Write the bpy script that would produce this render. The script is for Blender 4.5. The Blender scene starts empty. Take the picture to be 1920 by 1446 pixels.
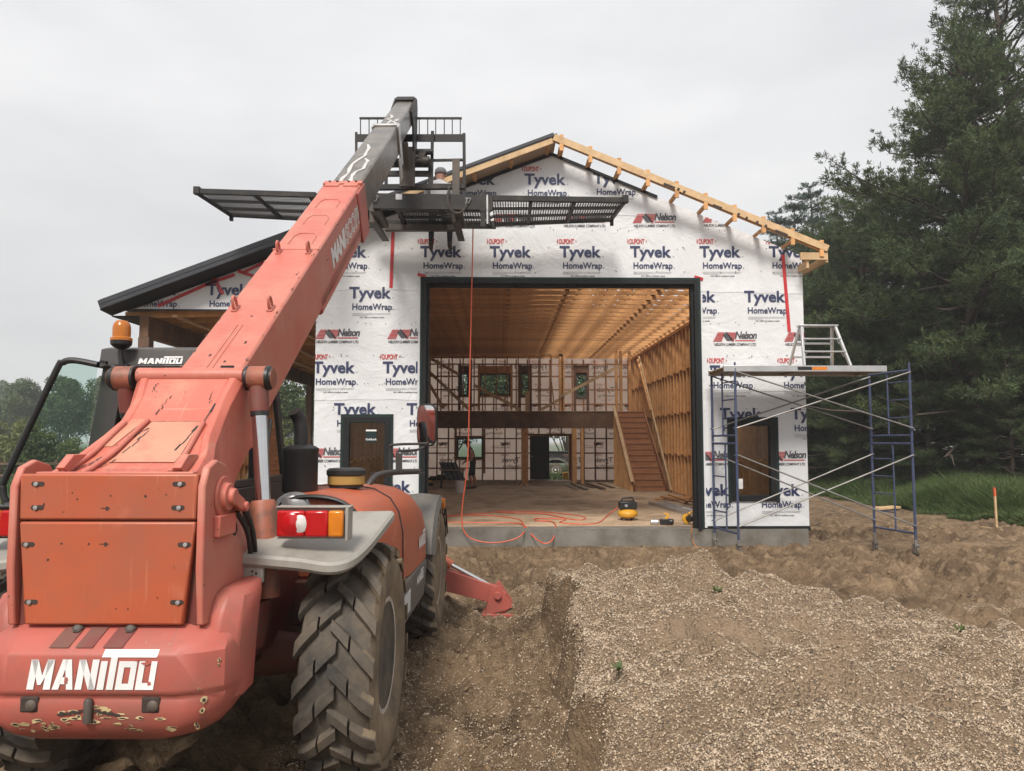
import bpy, bmesh, math, random
import numpy as np
from mathutils import Vector, Matrix
random.seed(7)
S = bpy.context.scene
COL = S.collection
R = math.radians

# ------------------------------------------------------------------ camera
FPX, CAMZ = 1420.0, 1.86                    # focal length in pixels of the 1920 px photograph, eye height
PITCH, YAW = math.atan(105/FPX), math.atan(23/FPX)
cam = bpy.data.objects.new('camera', bpy.data.cameras.new('camera'))
COL.objects.link(cam)
cam.location = (0, 0, CAMZ)
cam.rotation_euler = (math.pi/2 + PITCH, 0, -YAW)
cam.data.sensor_width = 36
cam.data.lens = 36*FPX/1920
cam.data.clip_start, cam.data.clip_end = 0.05, 3000
S.camera = cam
# ------------------------------------------------------------------ sky, sun, exposure
W = bpy.data.worlds.new('World'); S.world = W; W.use_nodes = True
SUN_EL, SUN_AZ = 48, 194                    # azimuth clockwise from +Y: the sun stands high behind the camera
nt = W.node_tree; nt.nodes.clear()
def wn(t, **k):
    n = nt.nodes.new(t)
    for a, b in k.items(): setattr(n, a, b)
    return n
sky = wn('ShaderNodeTexSky', sky_type='NISHITA', sun_disc=False)
sky.sun_elevation, sky.sun_rotation = R(SUN_EL), R(SUN_AZ)
sky.dust_density = 6.0; sky.air_density = 1.5
hs = wn('ShaderNodeHueSaturation'); hs.inputs['Saturation'].default_value = 0.25
tc = wn('ShaderNodeTexCoord'); sx = wn('ShaderNodeSeparateXYZ')
noi = wn('ShaderNodeTexNoise'); noi.inputs['Scale'].default_value = 2.2; noi.inputs['Detail'].default_value = 5
mp = wn('ShaderNodeMapping'); mp.inputs['Scale'].default_value = (1, 1, 3.0)
rz = wn('ShaderNodeValToRGB')               # overcast cloud deck: grey low down, whiter overhead
rz.color_ramp.elements[0].position = 0.0; rz.color_ramp.elements[0].color = (5.6, 5.55, 5.55, 1)
rz.color_ramp.elements[1].position = 0.75; rz.color_ramp.elements[1].color = (8.0, 8.0, 8.05, 1)
mul = wn('ShaderNodeMixRGB', blend_type='MULTIPLY'); mul.inputs['Fac'].default_value = 1
rn = wn('ShaderNodeValToRGB')
rn.color_ramp.elements[0].position = 0.3; rn.color_ramp.elements[0].color = (0.80, 0.81, 0.83, 1)
rn.color_ramp.elements[1].position = 0.7; rn.color_ramp.elements[1].color = (1.05, 1.05, 1.05, 1)
mix = wn('ShaderNodeMixRGB'); mix.inputs['Fac'].default_value = 0.9
bg = wn('ShaderNodeBackground'); bg.inputs['Strength'].default_value = 0.1
out = wn('ShaderNodeOutputWorld')
L = nt.links.new
L(tc.outputs['Generated'], sx.inputs[0]); L(sx.outputs['Z'], rz.inputs['Fac'])
L(tc.outputs['Generated'], mp.inputs['Vector']); L(mp.outputs['Vector'], noi.inputs['Vector'])
L(noi.outputs['Fac'], rn.inputs['Fac'])
L(rz.outputs['Color'], mul.inputs['Color1']); L(rn.outputs['Color'], mul.inputs['Color2'])
L(sky.outputs['Color'], hs.inputs['Color'])
L(hs.outputs['Color'], mix.inputs['Color1']); L(mul.outputs['Color'], mix.inputs['Color2'])
L(mix.outputs['Color'], bg.inputs['Color']); L(bg.outputs['Background'], out.inputs['Surface'])
sun = bpy.data.objects.new('sun', bpy.data.lights.new('sun', 'SUN')); COL.objects.link(sun)
sun.data.energy = 3.0; sun.data.angle = R(16); sun.data.color = (1, 0.94, 0.86)
sun.rotation_euler = (R(90-SUN_EL), 0, R(-SUN_AZ) + math.pi)
S.view_settings.view_transform = 'Standard'; S.view_settings.look = 'None'
S.view_settings.exposure = 0.50; S.view_settings.gamma = 1.0
S.render.engine = 'CYCLES'
S.cycles.use_denoising = True
S.cycles.max_bounces = 9; S.cycles.diffuse_bounces = 6; S.cycles.transparent_max_bounces = 12
S.cycles.volume_bounces = 1
S.cycles.use_adaptive_sampling = True; S.cycles.adaptive_threshold = 0.02

# ------------------------------------------------------------------ helpers
_fw = np.array([math.sin(YAW)*math.cos(PITCH), math.cos(YAW)*math.cos(PITCH), math.sin(PITCH)])
_rt = np.array([math.cos(YAW), -math.sin(YAW), 0.0]); _up = np.cross(_rt, _fw)
def ray(px, py): return _fw + _rt*(px-960)/FPX - _up*(py-723)/FPX
def at(px, py, Y):
    "point of the photograph (1920 px frame) at the distance Y"
    d = ray(px, py); return Vector(np.array([0, 0, CAMZ]) + d*(Y/d[1]))
def atz(px, py, Z):
    d = ray(px, py); return Vector(np.array([0, 0, CAMZ]) + d*((Z-CAMZ)/d[2]))

def lin(h):
    c = [int(h[i:i+2], 16)/255 for i in (0, 2, 4)]
    return tuple(x/12.92 if x <= .04045 else ((x+.055)/1.055)**2.4 for x in c)

def mat(name, c1, c2=None, scale=4.0, rough=0.6, metal=0.0, bump=0.0, bscale=60.0, dirt=None, damt=0.5, dscale=3.0,
        spec=0.5, stretch=None, rand=0.0, detail=6, dsharp=0.12, transl=0.0, bdist=0.01, vor=None, distort=0.0, bdet=8, speck=None, scratch=None):
    m = bpy.data.materials.new(name); m.use_nodes = True
    t = m.node_tree; b = t.nodes['Principled BSDF']; l = t.links.new
    b.inputs['Roughness'].default_value = rough; b.inputs['Metallic'].default_value = metal
    b.inputs['Specular IOR Level'].default_value = spec
    co = t.nodes.new('ShaderNodeTexCoord'); vec = co.outputs['Object']
    if stretch:
        mpn = t.nodes.new('ShaderNodeMapping'); mpn.inputs['Scale'].default_value = stretch
        l(vec, mpn.inputs['Vector']); vec = mpn.outputs['Vector']
    def noise(sc, d=detail, r=0.6):
        n = t.nodes.new('ShaderNodeTexNoise'); n.inputs['Scale'].default_value = sc
        n.inputs['Detail'].default_value = d; n.inputs['Roughness'].default_value = r
        l(vec, n.inputs['Vector']); return n.outputs['Fac']
    def ramp(f, a, bb, ca, cb):
        r = t.nodes.new('ShaderNodeValToRGB'); e = r.color_ramp.elements
        e[0].position, e[1].position = a, bb
        e[0].color = (*ca, 1); e[1].color = (*cb, 1); l(f, r.inputs['Fac']); return r.outputs['Color']
    c2 = c2 or c1
    col = ramp(noise(scale), 0.32, 0.68, c1, c2)
    if dirt:
        f = ramp(noise(dscale, 8, 0.7), damt-dsharp, damt+dsharp, (1, 1, 1), (0, 0, 0))
        mx = t.nodes.new('ShaderNodeMixRGB'); l(f, mx.inputs['Fac']); l(col, mx.inputs['Color1'])
        mx.inputs['Color2'].default_value = (*dirt, 1); col = mx.outputs['Color']
    if scratch:                              # long fine scuffs, each way of the grain
        for rot, st in ((.3, (2.0, 45, 2.0)), (1.2, (40, 2.0, 3.0))):
            mq = t.nodes.new('ShaderNodeMapping'); mq.inputs['Scale'].default_value = st; mq.inputs['Rotation'].default_value = (rot, .2, rot)
            l(co.outputs['Object'], mq.inputs['Vector']); nq = t.nodes.new('ShaderNodeTexNoise'); nq.inputs['Scale'].default_value = 1.3; nq.inputs['Detail'].default_value = 4
            l(mq.outputs['Vector'], nq.inputs['Vector']); f = ramp(nq.outputs['Fac'], .64, .70, (0, 0, 0), (.6, .6, .6))
            mx = t.nodes.new('ShaderNodeMixRGB'); l(f, mx.inputs['Fac']); l(col, mx.inputs['Color1']); mx.inputs['Color2'].default_value = (*scratch, 1); col = mx.outputs['Color']
    if speck:                                # small chips through the paint
        f = ramp(noise(38, 3, .5), .715, .73, (0, 0, 0), (1, 1, 1))
        mx = t.nodes.new('ShaderNodeMixRGB'); l(f, mx.inputs['Fac']); l(col, mx.inputs['Color1']); mx.inputs['Color2'].default_value = (*speck, 1); col = mx.outputs['Color']
    if rand:
        oi = t.nodes.new('ShaderNodeObjectInfo'); mr = t.nodes.new('ShaderNodeMapRange')
        mr.inputs['To Min'].default_value = 1-rand; mr.inputs['To Max'].default_value = 1+rand
        l(oi.outputs['Random'], mr.inputs['Value'])
        hv = t.nodes.new('ShaderNodeHueSaturation'); l(mr.outputs['Result'], hv.inputs['Value'])
        l(col, hv.inputs['Color']); col = hv.outputs['Color']
    l(col, b.inputs['Base Color'])
    if bump:
        bp = t.nodes.new('ShaderNodeBump'); bp.inputs['Strength'].default_value = bump
        bp.inputs['Distance'].default_value = bdist
        h = noise(bscale, bdet, 0.65); h.node.inputs['Distortion'].default_value = distort
        if vor:
            v = t.nodes.new('ShaderNodeTexVoronoi'); v.inputs['Scale'].default_value = vor
            l(vec, v.inputs['Vector'])
            ad = t.nodes.new('ShaderNodeMath'); ad.operation = 'SUBTRACT'
            l(h, ad.inputs[0]); l(v.outputs['Distance'], ad.inputs[1]); h = ad.outputs[0]
        l(h, bp.inputs['Height']); l(bp.outputs['Normal'], b.inputs['Normal'])
    if transl:
        tr = t.nodes.new('ShaderNodeBsdfTranslucent'); l(col, tr.inputs['Color'])
        ms = t.nodes.new('ShaderNodeMixShader'); ms.inputs['Fac'].default_value = transl
        l(b.outputs['BSDF'], ms.inputs[1]); l(tr.outputs['BSDF'], ms.inputs[2])
        l(ms.outputs['Shader'], t.nodes['Material Output'].inputs['Surface'])
    return m

def glass(name, tint, gloss=0.12):
    m = bpy.data.materials.new(name); m.use_nodes = True
    t = m.node_tree; t.nodes.clear(); l = t.links.new
    tr = t.nodes.new('ShaderNodeBsdfTransparent'); tr.inputs['Color'].default_value = (*tint, 1)
    gl = t.nodes.new('ShaderNodeBsdfGlossy'); gl.inputs['Roughness'].default_value = 0.02
    lw = t.nodes.new('ShaderNodeLayerWeight'); lw.inputs['Blend'].default_value = gloss
    ms = t.nodes.new('ShaderNodeMixShader'); o = t.nodes.new('ShaderNodeOutputMaterial')
    l(lw.outputs['Fresnel'], ms.inputs['Fac']); l(tr.outputs[0], ms.inputs[1]); l(gl.outputs[0], ms.inputs[2])
    l(ms.outputs[0], o.inputs['Surface']); return m

def tag(o, label=None, cat=None, group=None, kind=None):
    if label: o['label'] = label
    if cat: o['category'] = cat
    if group: o['group'] = group
    if kind: o['kind'] = kind
    return o

def empty(name, loc=(0, 0, 0), rz=0.0):
    o = bpy.data.objects.new(name, None); COL.objects.link(o)
    o.location = loc; o.rotation_euler = (0, 0, rz); o.empty_display_size = 0.2
    o['_m'] = 0; del o['_m']
    return o
def wmat(o):
    m = o.matrix_parent_inverse @ o.matrix_basis if o.parent else o.matrix_basis.copy()
    return wmat(o.parent) @ m if o.parent else m

def link(name, me, mats, parent=None, world=False, bevel=0.0, smooth=True):
    for m in (mats if isinstance(mats, (list, tuple)) else [mats]): me.materials.append(m)
    o = bpy.data.objects.new(name, me); COL.objects.link(o)
    if parent:
        o.parent = parent
        if world: o.matrix_parent_inverse = wmat(parent).inverted()
    if smooth and len(me.polygons):
        me.shade_smooth(); me.set_sharp_from_angle(angle=R(32))
    if bevel:
        b = o.modifiers.new('bevel', 'BEVEL'); b.width = bevel; b.segments = 2; b.limit_method = 'ANGLE'; b.angle_limit = R(40)
        b.harden_normals = False
    return o

class MB:
    def __init__(s): s.v = []; s.f = []; s.mi = []
    def add(s, vs, fs, mi=0):
        n = len(s.v); s.v += [tuple(v) for v in vs]
        s.f += [tuple(i+n for i in f) for f in fs]; s.mi += [mi]*len(fs); return s
    def box(s, x0, x1, y0, y1, z0, z1, mi=0, M=None):
        vs = [Vector((x, y, z)) for x in (x0, x1) for y in (y0, y1) for z in (z0, z1)]
        if M: vs = [M @ v for v in vs]
        return s.add(vs, [(0, 1, 3, 2), (4, 6, 7, 5), (0, 4, 5, 1), (2, 3, 7, 6), (0, 2, 6, 4), (1, 5, 7, 3)], mi)
    def bar(s, a, b, w, h=None, up=(0, 0, 1), mi=0):
        "rectangular bar from a to b, w across, h along up"
        h = h or w; a, b = Vector(a), Vector(b); d = (b-a).normalized(); u = Vector(up)
        if abs(d.dot(u)) > 0.98: u = Vector((0, 1, 0))
        x = d.cross(u).normalized(); u = x.cross(d)
        vs = [p + x*sx*w/2 + u*su*h/2 for p in (a, b) for sx in (-1, 1) for su in (-1, 1)]
        return s.add(vs, [(0, 1, 3, 2), (4, 6, 7, 5), (0, 4, 5, 1), (2, 3, 7, 6), (0, 2, 6, 4), (1, 5, 7, 3)], mi)
    def tube(s, pts, r, n=10, mi=0, closed=False):
        pts = [Vector(p) for p in pts]; rr = r if isinstance(r, (list, tuple)) else [r]*len(pts)
        vs = []; fs = []; N = len(pts); prev = None
        for i, p in enumerate(pts):
            if closed: d = pts[(i+1) % N]-pts[i-1]
            else: d = pts[min(i+1, N-1)]-pts[max(i-1, 0)]
            d.normalize()
            if prev is None:
                u = Vector((0, 0, 1)) if abs(d.z) < .9 else Vector((0, 1, 0))
                x = d.cross(u).normalized()
            else: x = (prev - d*prev.dot(d)).normalized()
            prev = x; y = d.cross(x)
            vs += [p + (x*math.cos(2*math.pi*k/n) + y*math.sin(2*math.pi*k/n))*rr[i] for k in range(n)]
        for i in range(N if closed else N-1):
            j = (i+1) % N
            fs += [(i*n+k, i*n+(k+1) % n, j*n+(k+1) % n, j*n+k) for k in range(n)]
        if not closed: fs += [tuple(range(n-1, -1, -1)), tuple((N-1)*n+k for k in range(n))]
        return s.add(vs, fs, mi)
    def lathe(s, prof, M=None, n=32, mi=0, caps=True):
        "profile of (radius, height) turned round the local z axis"
        vs = []; fs = []
        for r, z in prof:
            for k in range(n):
                a = 2*math.pi*k/n; v = Vector((r*math.cos(a), r*math.sin(a), z)); vs.append(M @ v if M else v)
        for i in range(len(prof)-1):
            fs += [(i*n+k, i*n+(k+1) % n, (i+1)*n+(k+1) % n, (i+1)*n+k) for k in range(n)]
        if caps and prof[0][0] > 1e-4: fs.append(tuple(range(n-1, -1, -1)))
        if caps and prof[-1][0] > 1e-4: fs.append(tuple((len(prof)-1)*n+k for k in range(n)))
        return s.add(vs, fs, mi)
    def prism(s, poly, a, b, M=None, mi=0):
        "polygon in (u, v) extruded along w from a to b; M maps (w, u, v)"
        n = len(poly)
        vs = [Vector((w, u, v)) for w in (a, b) for u, v in poly]
        if M: vs = [M @ v for v in vs]
        fs = [tuple(range(n-1, -1, -1)), tuple(range(n, 2*n))] + [(k, (k+1) % n, n+(k+1) % n, n+k) for k in range(n)]
        return s.add(vs, fs, mi)
    def loft(s, rings, mi=0, caps=True):
        n = len(rings[0]); vs = [v for r in rings for v in r]; fs = []
        for i in range(len(rings)-1):
            fs += [(i*n+k, i*n+(k+1) % n, (i+1)*n+(k+1) % n, (i+1)*n+k) for k in range(n)]
        if caps: fs += [tuple(range(n-1, -1, -1)), tuple((len(rings)-1)*n+k for k in range(n))]
        return s.add(vs, fs, mi)
    def build(s, name, mats, parent=None, world=False, bevel=0.0, smooth=True, fix=True):
        me = bpy.data.meshes.new(name); me.from_pydata(s.v, [], s.f)
        me.polygons.foreach_set('material_index', s.mi)
        if fix and len(s.f) < 60000:
            bm = bmesh.new(); bm.from_mesh(me); bmesh.ops.recalc_face_normals(bm, faces=bm.faces); bm.to_mesh(me); bm.free()
        return link(name, me, mats, parent, world, bevel, smooth)

def pieces(mb):
    "the loose pieces of a builder, each in a builder of its own"
    par = list(range(len(mb.v)))
    def find(i):
        while par[i] != i: par[i] = par[par[i]]; i = par[i]
        return i
    for f in mb.f:
        for i in f[1:]: par[find(i)] = find(f[0])
    out = {}
    for f, m in zip(mb.f, mb.mi): out.setdefault(find(f[0]), []).append((f, m))
    res = []
    for fs in out.values():
        used = sorted({i for f, m in fs for i in f}); ix = {i: k for k, i in enumerate(used)}
        q = MB(); q.v = [mb.v[i] for i in used]; q.f = [tuple(ix[i] for i in f) for f, m in fs]; q.mi = [m for f, m in fs]; res.append(q)
    return res

def np_mesh(name, V, F, mi=None):
    "V (n,3), F (m,k) arrays"
    me = bpy.data.meshes.new(name); V = np.asarray(V, np.float32); F = np.asarray(F, np.int32); k = F.shape[1]
    me.vertices.add(len(V)); me.vertices.foreach_set('co', V.ravel())
    me.loops.add(F.size); me.loops.foreach_set('vertex_index', F.ravel())
    me.polygons.add(len(F)); me.polygons.foreach_set('loop_start', np.arange(0, F.size, k, dtype=np.int32))
    if mi is not None: me.polygons.foreach_set('material_index', np.asarray(mi, np.int32))
    me.update(calc_edges=True); return me

def copy_tree(o, parent=None):
    c = o.copy(); COL.objects.link(c)
    if parent: c.parent = parent
    for ch in list(o.children): copy_tree(ch, c)
    return c

def spline(pts, n=8):
    "Catmull-Rom through pts"
    pts = [Vector(p) for p in pts]; P = [pts[0]*2-pts[1]] + pts + [pts[-1]*2-pts[-2]]; o = []
    for i in range(1, len(P)-2):
        for k in range(n):
            t = k/n; a, b, c, d = P[i-1], P[i], P[i+1], P[i+2]
            o.append(0.5*((2*b) + (c-a)*t + (2*a-5*b+4*c-d)*t*t + (3*b-a-3*c+d)*t**3))
    return o + [pts[-1]]

# value noise on numpy grids
_rs = np.random.RandomState(3); _T = _rs.rand(256, 256)
def vnoise(x, y):
    xi = np.floor(x).astype(int); yi = np.floor(y).astype(int); fx = x-xi; fy = y-yi
    fx = fx*fx*(3-2*fx); fy = fy*fy*(3-2*fy)
    g = lambda a, b: _T[a % 256, b % 256]
    return (g(xi, yi)*(1-fx)+g(xi+1, yi)*fx)*(1-fy) + (g(xi, yi+1)*(1-fx)+g(xi+1, yi+1)*fx)*fy - 0.5
def fbm(x, y, o=4):
    r = 0; a = 1
    for i in range(o): r = r + a*vnoise(x*2**i+i*17.3, y*2**i+i*9.1); a *= .5
    return r

# ------------------------------------------------------------------ text
_tc = {}
def text_geo(s, size=1.0, bold=0.0, shear=0.0, space=1.0, align='CENTER'):
    k = (s, size, bold, shear, space, align)
    if k in _tc: return _tc[k]
    cu = bpy.data.curves.new('t', 'FONT'); cu.body = s; cu.size = size; cu.offset = bold; cu.shear = shear
    cu.space_character = space; cu.align_x = align; cu.align_y = 'BOTTOM_BASELINE'; cu.resolution_u = 3
    o = bpy.data.objects.new('t', cu); COL.objects.link(o)
    dg = bpy.context.evaluated_depsgraph_get(); dg.update()
    me = bpy.data.meshes.new_from_object(o.evaluated_get(dg))
    bm = bmesh.new(); bm.from_mesh(me); bmesh.ops.triangulate(bm, faces=bm.faces)
    polys = [[(v.co.x, v.co.y) for v in f.verts] for f in bm.faces]
    bm.free(); bpy.data.objects.remove(o); bpy.data.curves.remove(cu); bpy.data.meshes.remove(me)
    _tc[k] = polys; return polys
def clip(poly, planes):
    for a, b, c in planes:                   # keeps a*x + b*y <= c
        q = []
        for i in range(len(poly)):
            p0, p1 = poly[i-1], poly[i]; d0 = a*p0[0]+b*p0[1]-c; d1 = a*p1[0]+b*p1[1]-c
            if (d0 > 0) != (d1 > 0):
                t = d0/(d0-d1); q.append((p0[0]+(p1[0]-p0[0])*t, p0[1]+(p1[1]-p0[1])*t))
            if d1 <= 0: q.append(p1)
        poly = q
        if len(poly) < 3: return None
    return poly
def flat(mb, polys, M, mi=0):
    "flat polygons (u, v) laid by the matrix M"
    for p in polys: mb.add([M @ Vector((u, v, 0)) for u, v in p], [tuple(range(len(p)))], mi)
def fit(polys, width, cap=None):
    "scales flat lettering to a width, centred"
    u0 = min(u for p in polys for u, v in p); u1 = max(u for p in polys for u, v in p); k = width/(u1-u0); c = (u0+u1)/2
    return [[((u-c)*k, v) for u, v in p] for p in polys]
def rect(x0, x1, y0, y1, sh=0.0): return [(x0+sh*y0, y0), (x1+sh*y0, y0), (x1+sh*y1, y1), (x0+sh*y1, y1)]
def maker_logo():
    "the block lettering with the long T bar, height 1, base at 0"
    sh = 0.14; o = []; x = 0
    q = lambda *pts: o.append([(px + x + sh*py, py) for px, py in pts])
    q((0, 0), (.26, 0), (.26, .78), (0, .78)); q((.62, 0), (.88, 0), (.88, .78), (.62, .78))
    q((0, .78), (.26, .78), (.5, .36), (.38, .12)); q((.88, .78), (.5, .12), (.38, .12), (.5, .36), (.62, .78)); x += .95
    q((0, 0), (.24, 0), (.44, .78), (.22, .78)); q((.78, 0), (.54, 0), (.3, .78), (.56, .78)); q((.2, .14), (.58, .14), (.53, .32), (.25, .32)); x += .85
    q((0, 0), (.25, 0), (.25, .78), (0, .78)); q((.5, 0), (.75, 0), (.75, .78), (.5, .78)); q((0, .78), (.25, .78), (.75, 0), (.5, 0)); x += .82
    q((0, 0), (.25, 0), (.25, .74), (0, .74)); x += .3
    q((.05, 0), (.3, 0), (.3, .84), (.05, .84)); q((-.3, .84), (1.75, .84), (1.75, 1.02), (-.3, 1.02)); x += .38
    q((0, 0), (.22, 0), (.22, .74), (0, .74)); q((.46, 0), (.68, 0), (.68, .74), (.46, .74)); q((.22, 0), (.46, 0), (.46, .16), (.22, .16)); q((.22, .58), (.46, .58), (.46, .74), (.22, .74)); x += .75
    q((0, 0), (.22, 0), (.22, .74), (0, .74)); q((.46, 0), (.68, 0), (.68, .74), (.46, .74)); q((.22, 0), (.46, 0), (.46, .18), (.22, .18)); x += .68
    return o, x

# ------------------------------------------------------------------ materials
M = {}
M['soil'] = mat('soil', (.275, .188, .113), (.10, .067, .043), .85, .95, bump=1, bscale=26, dirt=(.37, .265, .165), damt=.415, dscale=4.5, spec=.2, bdist=.08, detail=14, dsharp=.10)
M['clod'] = mat('clod', (.17, .115, .07), (.25, .17, .10), 9, .95, bump=.8, bscale=60, spec=.2)
M['gravel'] = mat('gravel', (.31, .22, .145), (.21, .15, .10), 3, .9, bump=1, bscale=45, vor=38, dirt=(.25, .18, .115), damt=.46, dscale=30, spec=.25, bdist=.03)
M['pebble'] = None
M['concrete'] = mat('concrete', (.21, .195, .17), (.13, .12, .105), 2.5, .85, bump=.3, bscale=30, dirt=(.10, .085, .065), damt=.42, dscale=2)
M['deck_floor'] = mat('deck_floor', (.50, .37, .25), (.36, .255, .16), 1.4, .8, bump=.3, bscale=25, dirt=(.12, .075, .045), damt=.4, dscale=1.3)
M['wrap'] = mat('wrap', (.79, .80, .815), (.72, .73, .745), 1.1, .42, bump=.40, bscale=1.4, spec=.35, transl=.2, bdist=.10, detail=3, bdet=4, distort=.7)
M['wrap_thin'] = mat('wrap_thin', (.94, .82, .75), (.87, .73, .66), 1.5, .5, bump=.5, bscale=3, transl=.9, bdist=.06)  # white wrap; the pink cast by the warm interior is put into its colour
M['ink_blue'] = mat('ink_blue', (.022, .03, .085), (.03, .04, .10), 8, .5)
M['ink_red'] = mat('ink_red', (.50, .06, .055), (.42, .05, .05), 8, .5)
M['ink_grey'] = mat('ink_grey', (.05, .05, .06), (.09, .09, .10), 8, .5)
M['ink_ghost'] = mat('ink_ghost', (.30, .26, .25), (.36, .32, .30), 8, .6, transl=.6)
M['ink_ghost_red'] = mat('ink_ghost_red', (.62, .36, .33), (.66, .42, .38), 8, .6, transl=.6)
M['tape'] = mat('tape', (.52, .03, .035), (.38, .02, .025), 5, .35, bump=.5, bscale=14)
M['lumber'] = mat('lumber', (.62, .325, .13), (.48, .24, .088), 7, .7, bump=.15, bscale=40, dirt=(.32, .165, .06), damt=.36, dscale=5, rand=.16)
M['lumber_pale'] = mat('lumber_pale', (.56, .39, .22), (.42, .28, .145), 6, .7, dirt=(.32, .18, .08), damt=.36, dscale=4, rand=.12)
M['osb'] = mat('osb', (.54, .295, .125), (.42, .215, .088), 2.2, .75, bump=.2, bscale=50, dirt=(.34, .17, .065), damt=.44, dscale=9)
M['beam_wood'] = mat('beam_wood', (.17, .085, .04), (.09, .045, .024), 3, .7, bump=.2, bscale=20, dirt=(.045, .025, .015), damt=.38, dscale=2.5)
M['old_wood'] = mat('old_wood', (.13, .075, .045), (.085, .05, .032), 4, .8)
M['stair_wood'] = mat('stair_wood', (.34, .155, .07), (.26, .11, .048), 4, .65, rand=.08)
M['roof_metal'] = mat('roof_metal', (.022, .025, .032), (.03, .033, .04), 3, .42, spec=.5)
M['trim_black'] = mat('trim_black', (.010, .011, .012), None, 3, .6, spec=.25)
M['trim_teal'] = mat('trim_teal', (.012, .024, .024), None, 3, .6, spec=.25)
M['pane'] = glass('pane', (.80, .86, .85), .22)
M['cab_glass'] = glass('cab_glass', (.66, .80, .75), .16)
M['cab_dark_glass'] = glass('cab_dark_glass', (.34, .43, .41), .2)
M['door_black'] = mat('door_black', (.010, .010, .012), (.014, .014, .016), 3, .5)
M['white_paint'] = mat('white_paint', (.75, .75, .74), (.6, .6, .59), 4, .5)
PAINT_CHIP = (.55, .46, .30)
M['salmon'] = mat('salmon', (.475, .125, .092), (.42, .103, .075), 1.6, .48, bump=.06, bscale=26, dirt=(.46, .20, .14), damt=.42, dscale=2.6, dsharp=.2, speck=(.10, .05, .04), scratch=(.47, .19, .145))
M['salmon_worn'] = mat('salmon_worn', (.53, .145, .10), (.45, .11, .078), 2.4, .5, bump=.10, bscale=22, dirt=(.46, .23, .15), damt=.38, dscale=3.2, dsharp=.12, speck=(.07, .045, .035), scratch=(.46, .22, .15))
M['patch'] = mat('patch', (.50, .25, .165), (.46, .20, .13), 2.6, .55, dirt=(.45, .13, .09), damt=.38, dscale=4)
M['bumper_red'] = mat('bumper_red', (.42, .10, .074), (.34, .078, .058), 2.6, .52, bump=.16, bscale=12, dirt=(.27, .095, .07), damt=.42, dscale=3.4, dsharp=.14, speck=(.30, .17, .10), scratch=(.26, .10, .075))
M['orange'] = mat('orange', (.43, .092, .036), (.36, .076, .032), 2.0, .45, bump=.04, bscale=30, dirt=(.31, .095, .055), damt=.44, dscale=2.8, dsharp=.16, speck=(.12, .05, .03), scratch=(.44, .14, .08))
M['dark_red'] = mat('dark_red', (.20, .04, .03), (.13, .03, .024), 3, .6, dirt=(.10, .07, .05), damt=.45)
M['boss_rust'] = mat('boss_rust', (.33, .105, .06), (.26, .08, .045), 5, .55, dirt=(.09, .05, .035), damt=.44, dscale=7, bump=.1, bscale=30)
M['chip'] = mat('chip', (.56, .44, .24), (.44, .33, .17), 20, .7)
M['primer'] = mat('primer', (.045, .03, .024), (.03, .02, .016), 20, .8)
M['steel'] = mat('steel', (.50, .50, .50), (.38, .37, .36), 6, .35, metal=.6)
M['chrome'] = mat('chrome', (.62, .62, .63), (.55, .55, .56), 6, .16, metal=1)
M['boom_steel'] = mat('boom_steel', (.13, .112, .095), (.075, .066, .058), 3, .30, metal=.4, dirt=(.24, .20, .16), damt=.42, dscale=4, bump=.08, bscale=20)
M['grease'] = mat('grease', (.50, .50, .49), (.36, .35, .33), 12, .6)
M['stud_backlit'] = mat('stud_backlit', (.36, .165, .07), (.25, .105, .042), 6, .75, rand=.15)  # framing lumber again, with the darkness of backlit wood put into its colour
M['black_steel'] = mat('black_steel', (.014, .014, .015), (.026, .024, .022), 4, .55, spec=.3, dirt=(.075, .055, .042), damt=.36, dscale=3)
M['rust_steel'] = mat('rust_steel', (.04, .036, .033), (.07, .055, .044), 3, .6, dirt=(.11, .08, .06), damt=.42, dscale=3)
M['rubber'] = mat('rubber', (.030, .030, .030), (.05, .046, .042), 3, .8, bump=.2, bscale=30, dirt=(.165, .13, .095), damt=.47, dscale=4, dsharp=.2, spec=.3)
M['rubber_dusty'] = mat('rubber_dusty', (.16, .122, .086), (.09, .074, .056), 3, .9, bump=.2, bscale=30, dirt=(.25, .19, .125), damt=.50, dscale=5, dsharp=.15, spec=.2)
M['rim'] = mat('rim', (.62, .60, .56), (.42, .38, .33), 4, .55, dirt=(.20, .15, .10), damt=.45, dscale=4, bump=.2, bscale=30)
M['fender_grey'] = mat('fender_grey', (.30, .285, .255), (.25, .235, .21), 3, .5, dirt=(.20, .18, .15), damt=.40, dscale=4, bump=.04, bscale=30)
M['plastic_grey'] = mat('plastic_grey', (.085, .082, .075), (.11, .10, .09), 3, .6, dirt=(.16, .14, .11), damt=.38)
M['cab_black'] = mat('cab_black', (.028, .026, .026), (.04, .036, .034), 3, .5, dirt=(.06, .05, .045), damt=.40)
M['black'] = mat('black', (.008, .008, .009), (.013, .013, .013), 3, .45)
M['yellow_dirty'] = mat('yellow_dirty', (.42, .25, .055), (.30, .19, .06), 5, .5, dirt=(.18, .13, .08), damt=.40)
M['lens_red'] = mat('lens_red', (.42, .008, .010), (.34, .006, .008), 12, .15)
M['lens_white'] = mat('lens_white', (.62, .60, .58), (.5, .48, .46), 12, .15)
M['lens_amber'] = mat('lens_amber', (.60, .19, .015), (.5, .15, .012), 12, .15)
M['beacon_amber'] = mat('beacon_amber', (.46, .15, .012), (.34, .10, .01), 6, .15)
M['alu'] = mat('alu', (.55, .55, .55), (.42, .42, .42), 5, .35, metal=.7)
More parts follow.
